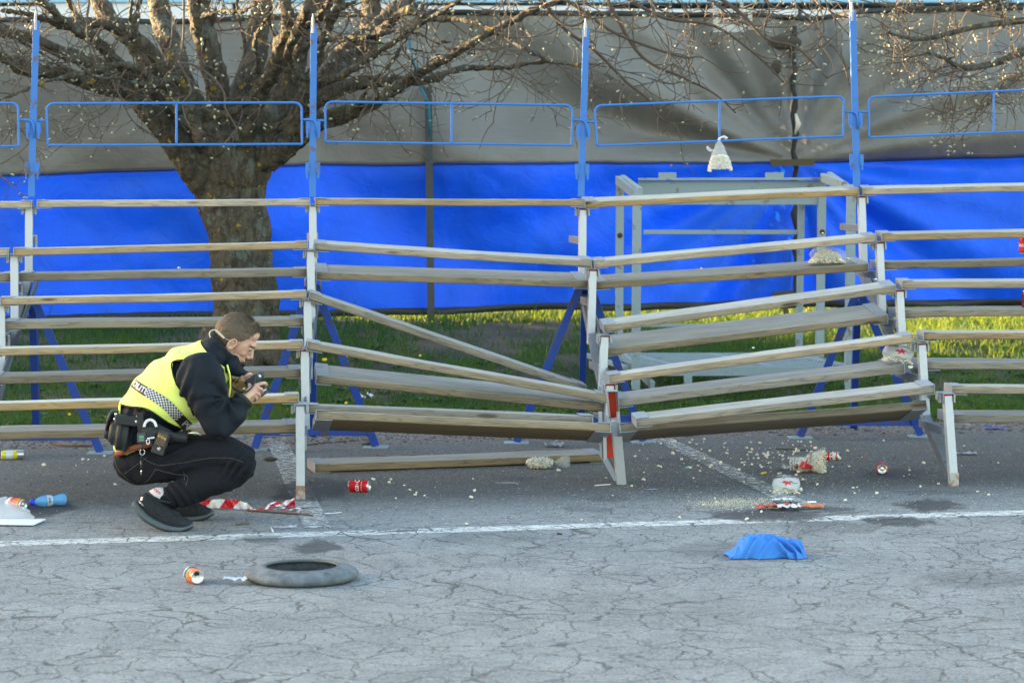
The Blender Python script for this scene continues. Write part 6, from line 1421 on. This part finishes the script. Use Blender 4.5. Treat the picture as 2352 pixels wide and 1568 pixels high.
# socks and shoes
SOCK = simple('white_sock', (.62, .58, .58), .9, 0, .08, 200); m = MB(); sweep(m, [(385, 1144, -.185, 18, .045), (366, 1136, -.19, 17.5, .045), (352, 1142, -.19, 18, .044)], 20); sk = pt('sock', m, SOCK)
SOB = BVHTree.FromPolygons([Vector(v) for v in m.v], m.f); letters('BODY', 8.5, lambda u, v: (359.5+u*.75+v*.55, 1127+u*.62-v*.75), simple('red_yarn', (.6, .02, .06), .8), SOB, sk, .3, lift=.002)
SHOE = cloth_m('dark_mesh_upper', (.012, .014, .019), (.030, .033, .040), .85, 30, .3, 500); SHOE2 = simple('dark_overlay', (.008, .009, .012), .5); SOLE = simple('dusty_grey_sole', (.075, .095, .11), .7, 0, .35, 18); SOLE2 = simple('dark_outsole', (.018, .018, .02), .8)
def shoe(up, so, dd, name, holes):
    m = MB(); sweep(m, [(x, y, dd, a, b) for x, y, a, b in up], 24); me = fuse(m, 'shoe', SHOE, .004, 3, .5); me.materials.clear(); me.materials.append(SHOE); bv = BVHTree.FromPolygons([v.co.copy() for v in me.vertices], [tuple(p.vertices) for p in me.polygons]); sh = child('shoe', me, person, PB)
    m = MB(); sweep(m, [(x, y, dd, a, b) for x, y, a, b in so], 24); me = fuse(m, 'sole', SOLE, .004, 2, .5); me.materials.clear(); me.materials.append(SOLE); o = child('sole', me, sh, PB); o.parent = sh
    m = MB(); sweep(m, [(x+2, y+a*.72, dd, 2.2, b*.96) for x, y, a, b in so[1:]], 16); sp(sh, 'outsole', m, SOLE2)
    return sh, bv
s1, bv1 = shoe([(334, 1150, 20, .040), (350, 1160, 25, .044), (372, 1178, 24, .047), (398, 1193, 19, .049), (420, 1201, 14, .048), (436, 1204, 9, .040)], [(311, 1156, 8, .034), (322, 1172, 11, .042), (340, 1189, 11, .045), (365, 1202, 11, .050), (390, 1210, 10, .054), (418, 1212, 8.5, .053), (440, 1205, 6, .040)], -.21, 'near', None)
s2, bv2 = shoe([(384, 1168, 22, .042), (410, 1166, 25, .046), (436, 1168, 21, .048), (462, 1173, 15, .049), (480, 1176, 9, .040)], [(378, 1182, 8, .044), (410, 1188, 8, .048), (440, 1189, 8, .052), (470, 1184, 7.5, .052), (488, 1176, 5.5, .036)], .12, 'far', None)
m = MB(); m.tube([B(338, 1127, -.25), B(352, 1140, -.262), B(372, 1150, -.265), B(392, 1154, -.26)], [.005]*4, 8); sp(s1, 'collar_trim', m, SHOE2)
letters('S', 11, lambda u, v: (325+u*.9+v*.3, 1145+u*.3-v*.95), CHW, bv1, s1, .5, 'emblem', .003); letters('SALOMON', 4.6, lambda u, v: (321+u*.75+v*.3, 1153+u*.72-v*.75), CHW, bv1, s1, .15, lift=.003)
for sh, bv, lst in ((s1, bv1, [[(362, 1156), (372, 1170), (380, 1186)], [(376, 1162), (385, 1176), (391, 1190)], [(389, 1166), (397, 1180), (404, 1192)], [(347, 1150), (356, 1168), (366, 1184)]]), (s2, bv2, [[(412, 1150), (424, 1160), (430, 1174)], [(426, 1152), (438, 1162), (444, 1175)], [(440, 1155), (452, 1164), (458, 1175)]])):
    for l in lst: piping(l, .0022, bv, sh, SHOE2, 'overlay', .002, 4)
for l in ([(393, 1170), (402, 1176), (412, 1179)], [(396, 1178), (405, 1183), (414, 1184)], [(390, 1163), (398, 1168), (404, 1170)]): piping(l, .0028, bv1, s1, SHOE2, 'lace', .004, 4)
for l in ([(436, 1153), (446, 1156), (452, 1160)], [(430, 1148), (440, 1150), (446, 1152)]): piping(l, .0028, bv2, s2, SHOE2, 'lace', .004, 4)
m = MB(); m.tube([B(404, 1183, -.27), B(399, 1190, -.275), B(406, 1193, -.275), B(412, 1187, -.27)], .0025, 6); sp(s1, 'lace', m, SHOE2)
# seams and pocket of the jeans
ST = simple('grey_stitching', (.09, .085, .08), .8)
for l in ([(329, 1050), (342, 1060), (370, 1068), (420, 1062), (480, 1052), (530, 1052), (560, 1062)], [(422, 1082), (424, 1102)], [(356, 1077), (400, 1088), (430, 1093), (427, 1115)], [(357, 1077), (340, 1102), (318, 1116)], [(285, 1088), (315, 1066), (338, 1050)], [(440, 1158), (480, 1146), (540, 1122)], [(262, 1046), (268, 1072), (288, 1096), (320, 1118)]): piping(l, .0011, TRB, trousers, ST, 'seam', .0015, 10)
# shirt, belts, kit
m = MB(); sweep(m, [(280, 1020, 0, 19, .150), (300, 1020, 0, 26, .165), (335, 1015, 0, 30, .172)], 28, dome=True); pt('shirt', m, HI)
LB = simple('brown_leather', (.21, .055, .022), .45, 0, .25, 30)
def wrapband(pl, hw, thick, mat, name, tree_=None, lift=.006, off=None, par=None, side=.19):
    """a strap following the outside of the hips, drawn on the camera side and carried round the back"""
    P2 = [Vector((x, y, 0)) for x, y in pl]; P2, _ = smooth_path(P2, [1]*len(P2), 6); m = MB(); vs = []; N = len(P2)
    for i, p in enumerate(P2):
        a = P2[min(N-1, i+1)]-P2[max(0, i-1)]; a.normalize(); nx, ny = -a.y, a.x
        u = i/(N-1); dep = -side*math.sin(min(1, u*1.6+.02)*math.pi/2)
        for s_ in (-1, 1): vs.append(B(p.x+nx*hw*s_, p.y+ny*hw*s_, dep))
    m.add(vs, [(2*i, 2*i+1, 2*i+3, 2*i+2) for i in range(N-1)]); o = pt(name, m, mat); q = o.modifiers.new('s', 'SOLIDIFY'); q.thickness = thick; q.offset = 0
    if par: o.parent = par
    return o
wrapband([(264, 1049), (268, 1044), (280, 1038), (305, 1029), (330, 1023), (350, 1018)], 6.8, .008, LB, 'leather_belt', side=.190)
DUTY = simple('black_webbing', (.013, .014, .017), .6, 0, .3, 60)
m = MB(); sweep(m, [(268, 985, 0, 28, .185), (290, 990, 0, 38, .195), (330, 995, 0, 46, .192), (372, 1000, 0, 38, .17)], 30); me = fuse(m, 'jacket_skirt', JACK, .007, 3, .5, jwr); me.materials.clear(); me.materials.append(JACK); o = child('jacket_skirt', me, person, PB); o.parent = jacket; o.location = (0, 0, 0)
duty = wrapband([(254, 950), (262, 955), (280, 961), (305, 967), (340, 975), (372, 988), (398, 1002), (430, 1006)], 9.5, .014, DUTY, 'duty_belt', side=.212)
SN = NT('snap_metal').set(color=(.7, .7, .68), rough=.25, metal=.9).m
def onpart(x, y, dd, name, m, mat, par=None, smooth=True): o = pt(name, m, mat, smooth); o.parent = par or person; return o
m = MB(); m.cbox(B(293, 966, -.222), 58*PX, .022, 22*PX, Matrix.Rotation(.09, 3, 'Y')); kp = onpart(0, 0, 0, 'belt_keeper', m, DUTY, duty, False); kp.modifiers.new('b', 'BEVEL').width = .006
for x, y in ((316, 956), (313, 968), (266, 951), (264, 962)):
    m = MB(); m.lathe(B(x, y, -.232 if x > 300 else -.216), (0, -1, 0), [(0, .0075), (.003, .007), (.004, .003), (.004, 0)], 14); onpart(0, 0, 0, 'snap', m, SN, duty)
m = MB(); sweep(m, [(262, 945, -.10, 7, .10), (256, 962, -.10, 8, .10), (249, 985, -.10, 4, .07)], 18); onpart(0, 0, 0, 'belt_flap', m, DUTY, duty)
m = MB(); sweep(m, [(280, 981, -.15, 26, .075), (278, 998, -.16, 29, .08), (285, 1013, -.15, 24, .07)], 24); me = fuse(m, 'pouch', JACK, .006, 2, .5, lambda v: .006*math.sin(pix(v)[0]*.33+pix(v)[1]*.05)); me.materials.clear(); me.materials.append(DUTY); o = child('belt_pouch', me, person, PB); o.parent = duty
m = MB(); m.cbox(B(324, 982, -.232), 15*PX, .010, 70*PX, Matrix.Rotation(-.10, 3, 'Y')); onpart(0, 0, 0, 'hanging_strap', m, DUTY, duty, False)
# handcuffs in their pouch
m = MB(); sweep(m, [(345, 985, -.225, 17, .022), (345, 1000, -.225, 17, .024)], 20); m.cbox(B(345, 992, -.225), 36*PX, .04, 20*PX); onpart(0, 0, 0, 'cuff_pouch', m, DUTY, duty)
root = empty('handcuffs', B(345, 975, -.23), 'white handcuffs sticking out of a black pouch on the belt', 'handcuffs')
m = MB(); m.tube([B(345-13.5*math.cos(a), 978-16*math.sin(a)+2, -.24) for a in [math.pi*i/18 for i in range(19)]], .0072, 8); part(root, m, 'cuff_ring', simple('white_enamel', (.74, .72, .76), .35), True)
m = MB(); m.bar(B(338, 1007, -.255), B(355, 1004, -.255), .008, .008); m.tube([B(340+3.5*math.cos(a), 1014+6*math.sin(a), -.255) for a in [2*math.pi*i/12 for i in range(13)]], .0028, 6); part(root, m, 'swivel', simple('white_swivel', (.72, .72, .74), .3, .3), True)
# key reel
root = empty('key_reel', B(325, 1005, -.24), 'black key reel with a green label and silver ring hanging from the belt', 'key reel')
m = MB(); m.cbox(B(325, 1005, -.245), 13.5*PX*1.5*.98/1.0, .014, 18.5*PX*1.25); bx = part(root, m, 'case', simple('dark_grey_plastic', (.05, .055, .06), .5), False, .005); m = MB(); m.cbox(B(325, 1006, -.2525), 12*PX, .002, 14*PX); subpart(bx, m, 'label', simple('slate_label', (.10, .13, .15), .4)); 
m = MB(); m.cbox(B(325, 1003, -.2545), 9*PX, .001, 3*PX); m.cbox(B(325, 1010, -.2545), 9*PX, .001, 1.2*PX); subpart(bx, m, 'green_print', simple('green_print', (.08, .45, .10), .5))
m = MB(); m.tube([B(327+5.5*math.cos(a), 1038+6.5*math.sin(a), -.25) for a in [2*math.pi*i/20 for i in range(21)]], .0018, 6); part(root, m, 'ring', SN, True)
m = MB(); m.tube([B(326, 1020, -.25), B(326, 1032, -.25)], .006, 8); part(root, m, 'strap_end', BLACK, True)
m = MB(); m.tube([B(326, 1045, -.25), B(324, 1054, -.25)], [.002, .005], 6); m.tube([B(325, 1056, -.25), B(325, 1078, -.248)], .006, 10); part(root, m, 'grip', BLACK, True); m = MB(); m.tube([B(325, 1078, -.248), B(324, 1084, -.248), B(324, 1090, -.248)], [.004, .003, .002], 7); part(root, m, 'key', SN, True)
# radio / holster body
root = empty('belt_holder', B(370, 1015, -.22), 'black ridged plastic holder with brass fittings on the hip', 'holder'); R_ = Matrix.Rotation(math.radians(17), 3, 'Y')
HM = simple('scuffed_black_plastic', (.035, .035, .038), .45, .1, .5, 35)
m = MB(); m.cbox(B(369, 1015, -.225), 30*PX, .03, 55*PX, R_); part(root, m, 'case', HM, False, .006)
m = MB(); m.cbox(B(371, 1009, -.243), 24*PX, .012, 30*PX, R_); part(root, m, 'front_plate', simple('worn_bronze_plastic', (.10, .075, .055), .4, .3, .4, 40), False, .004)
for i in range(6):
    m = MB(); c = B(355+i*.0-i*1.6, 992+i*5, -.24); m.cbox(c, 7*PX, .012, 2.5*PX, R_); part(root, m, 'ridge', HM, False, .001)
    m = MB(); m.cbox(B(389-i*1.8, 1002+i*5, -.235), 6*PX, .014, 3*PX, R_); part(root, m, 'ridge', HM, False, .001)
for x, y in ((366, 1001), (373, 1004), (379, 1008)):
    m = MB(); m.lathe(B(x, y, -.252), (0, -1, 0), [(0, .007), (.002, .007), (.002, .0035), (0, .003)], 12); part(root, m, 'brass_ring', simple('brass', (.55, .35, .12), .35, .8), True)
m = MB(); m.lathe(B(365, 1030, -.245), (0, -1, 0), [(0, .008), (.002, .008), (.002, .0035), (0, .003)], 12); part(root, m, 'screw', SN, True)
root = empty('baton', B(408, 995, -.21), 'thick black baton pushed through the belt beside the holder', 'baton'); m = MB(); m.tube([B(388, 1009, -.19), B(400, 1005, -.19), B(420, 998, -.18), B(438, 994, -.16)], [.022, .023, .020, .018], 16); part(root, m, 'shaft', BLACK, True)
m = MB(); m.tube([B(432, 995, -.2), B(452, 993, -.2), B(462, 1000, -.2)], [.006, .007, .005], 8); part(root, m, 'clip', SN, True)
# ---- the camera in the hands
ax = Vector((.55, 0, -.83)).normalized(); tp = Vector((ax.z*-1, 0, ax.x)).normalized(); tp = Vector((.83, 0, .55)).normalized()
KC = B(583, 872, -.03); root = empty('camera', KC, 'black compact system camera with lens and flipped screen held in both hands', 'camera')
KR = Matrix((tp, Vector((0, 1, 0)), ax)).transposed(); KM = simple('camera_black', (.022, .023, .028), .4, .1, .2, 60); KM2 = simple('camera_grip', (.03, .03, .034), .8, 0, .3, 200)
m = MB(); m.cbox(KC, .078, .125, .040, KR); part(root, m, 'body', KM, False, .007)
m = MB(); m.cbox(KC+tp*-.002+Vector((0, -.060, 0))+ax*.004, .062, .022, .052, KR); part(root, m, 'grip', KM2, False, .009)
m = MB(); m.cbox(KC+tp*.046+Vector((0, .0, 0)), .018, .05, .030, KR); part(root, m, 'viewfinder_hump', KM, False, .005)
for dy in (-.045, -.02): m = MB(); m.lathe(KC+tp*.038+Vector((0, dy, 0)), tp, [(0, .010), (.009, .010), (.010, 0)], 16); part(root, m, 'dial', SN if dy < -.03 else KM, True)
m = MB(); lc = KC+ax*.020+tp*-.004+Vector((0, .0, 0)); m.lathe(lc, ax, [(0, .028), (.018, .030), (.02, .0315), (.05, .0315)], 32); ln = part(root, m, 'lens', KM, True)
m = MB(); m.lathe(lc, ax, [(.05, .0318), (.0535, .0318)], 32); subpart(ln, m, 'silver_ring', SN); m = MB(); m.lathe(lc, ax, [(.0535, .0325), (.072, .033), (.072, .028), (.060, .024), (.058, 0)], 32); subpart(ln, m, 'front_ring', BLACK)
sc = B(551, 870, .0); m = MB(); m.cbox(sc, .060, .085, .006, Matrix.Rotation(-.75, 3, 'Y')); s_ = part(root, m, 'screen', KM, False, .002); m = MB(); m.cbox(sc+Vector((-.0025, 0, .0028)), .050, .072, .002, Matrix.Rotation(-.75, 3, 'Y')); subpart(s_, m, 'display', NT('screen_glass').set(color=(.12, .09, .05), rough=.1, spec=.8).m)
m = MB(); m.tube(smooth_path([B(585, 867, -.12), B(584, 880, -.15), B(577, 891, -.165), B(567, 899, -.175), B(556, 900, -.17), B(545, 897, -.14), B(533, 888, -.12), B(529, 872, -.12), B(526, 850, -.10)], [1]*9, 6)[0], .0045, 8); st = part(root, m, 'strap', BLACK, True); m = MB(); m.cbox(B(563, 899, -.178), .02, .008, .010, Matrix.Rotation(.4, 3, 'Y')); subpart(st, m, 'buckle', KM)
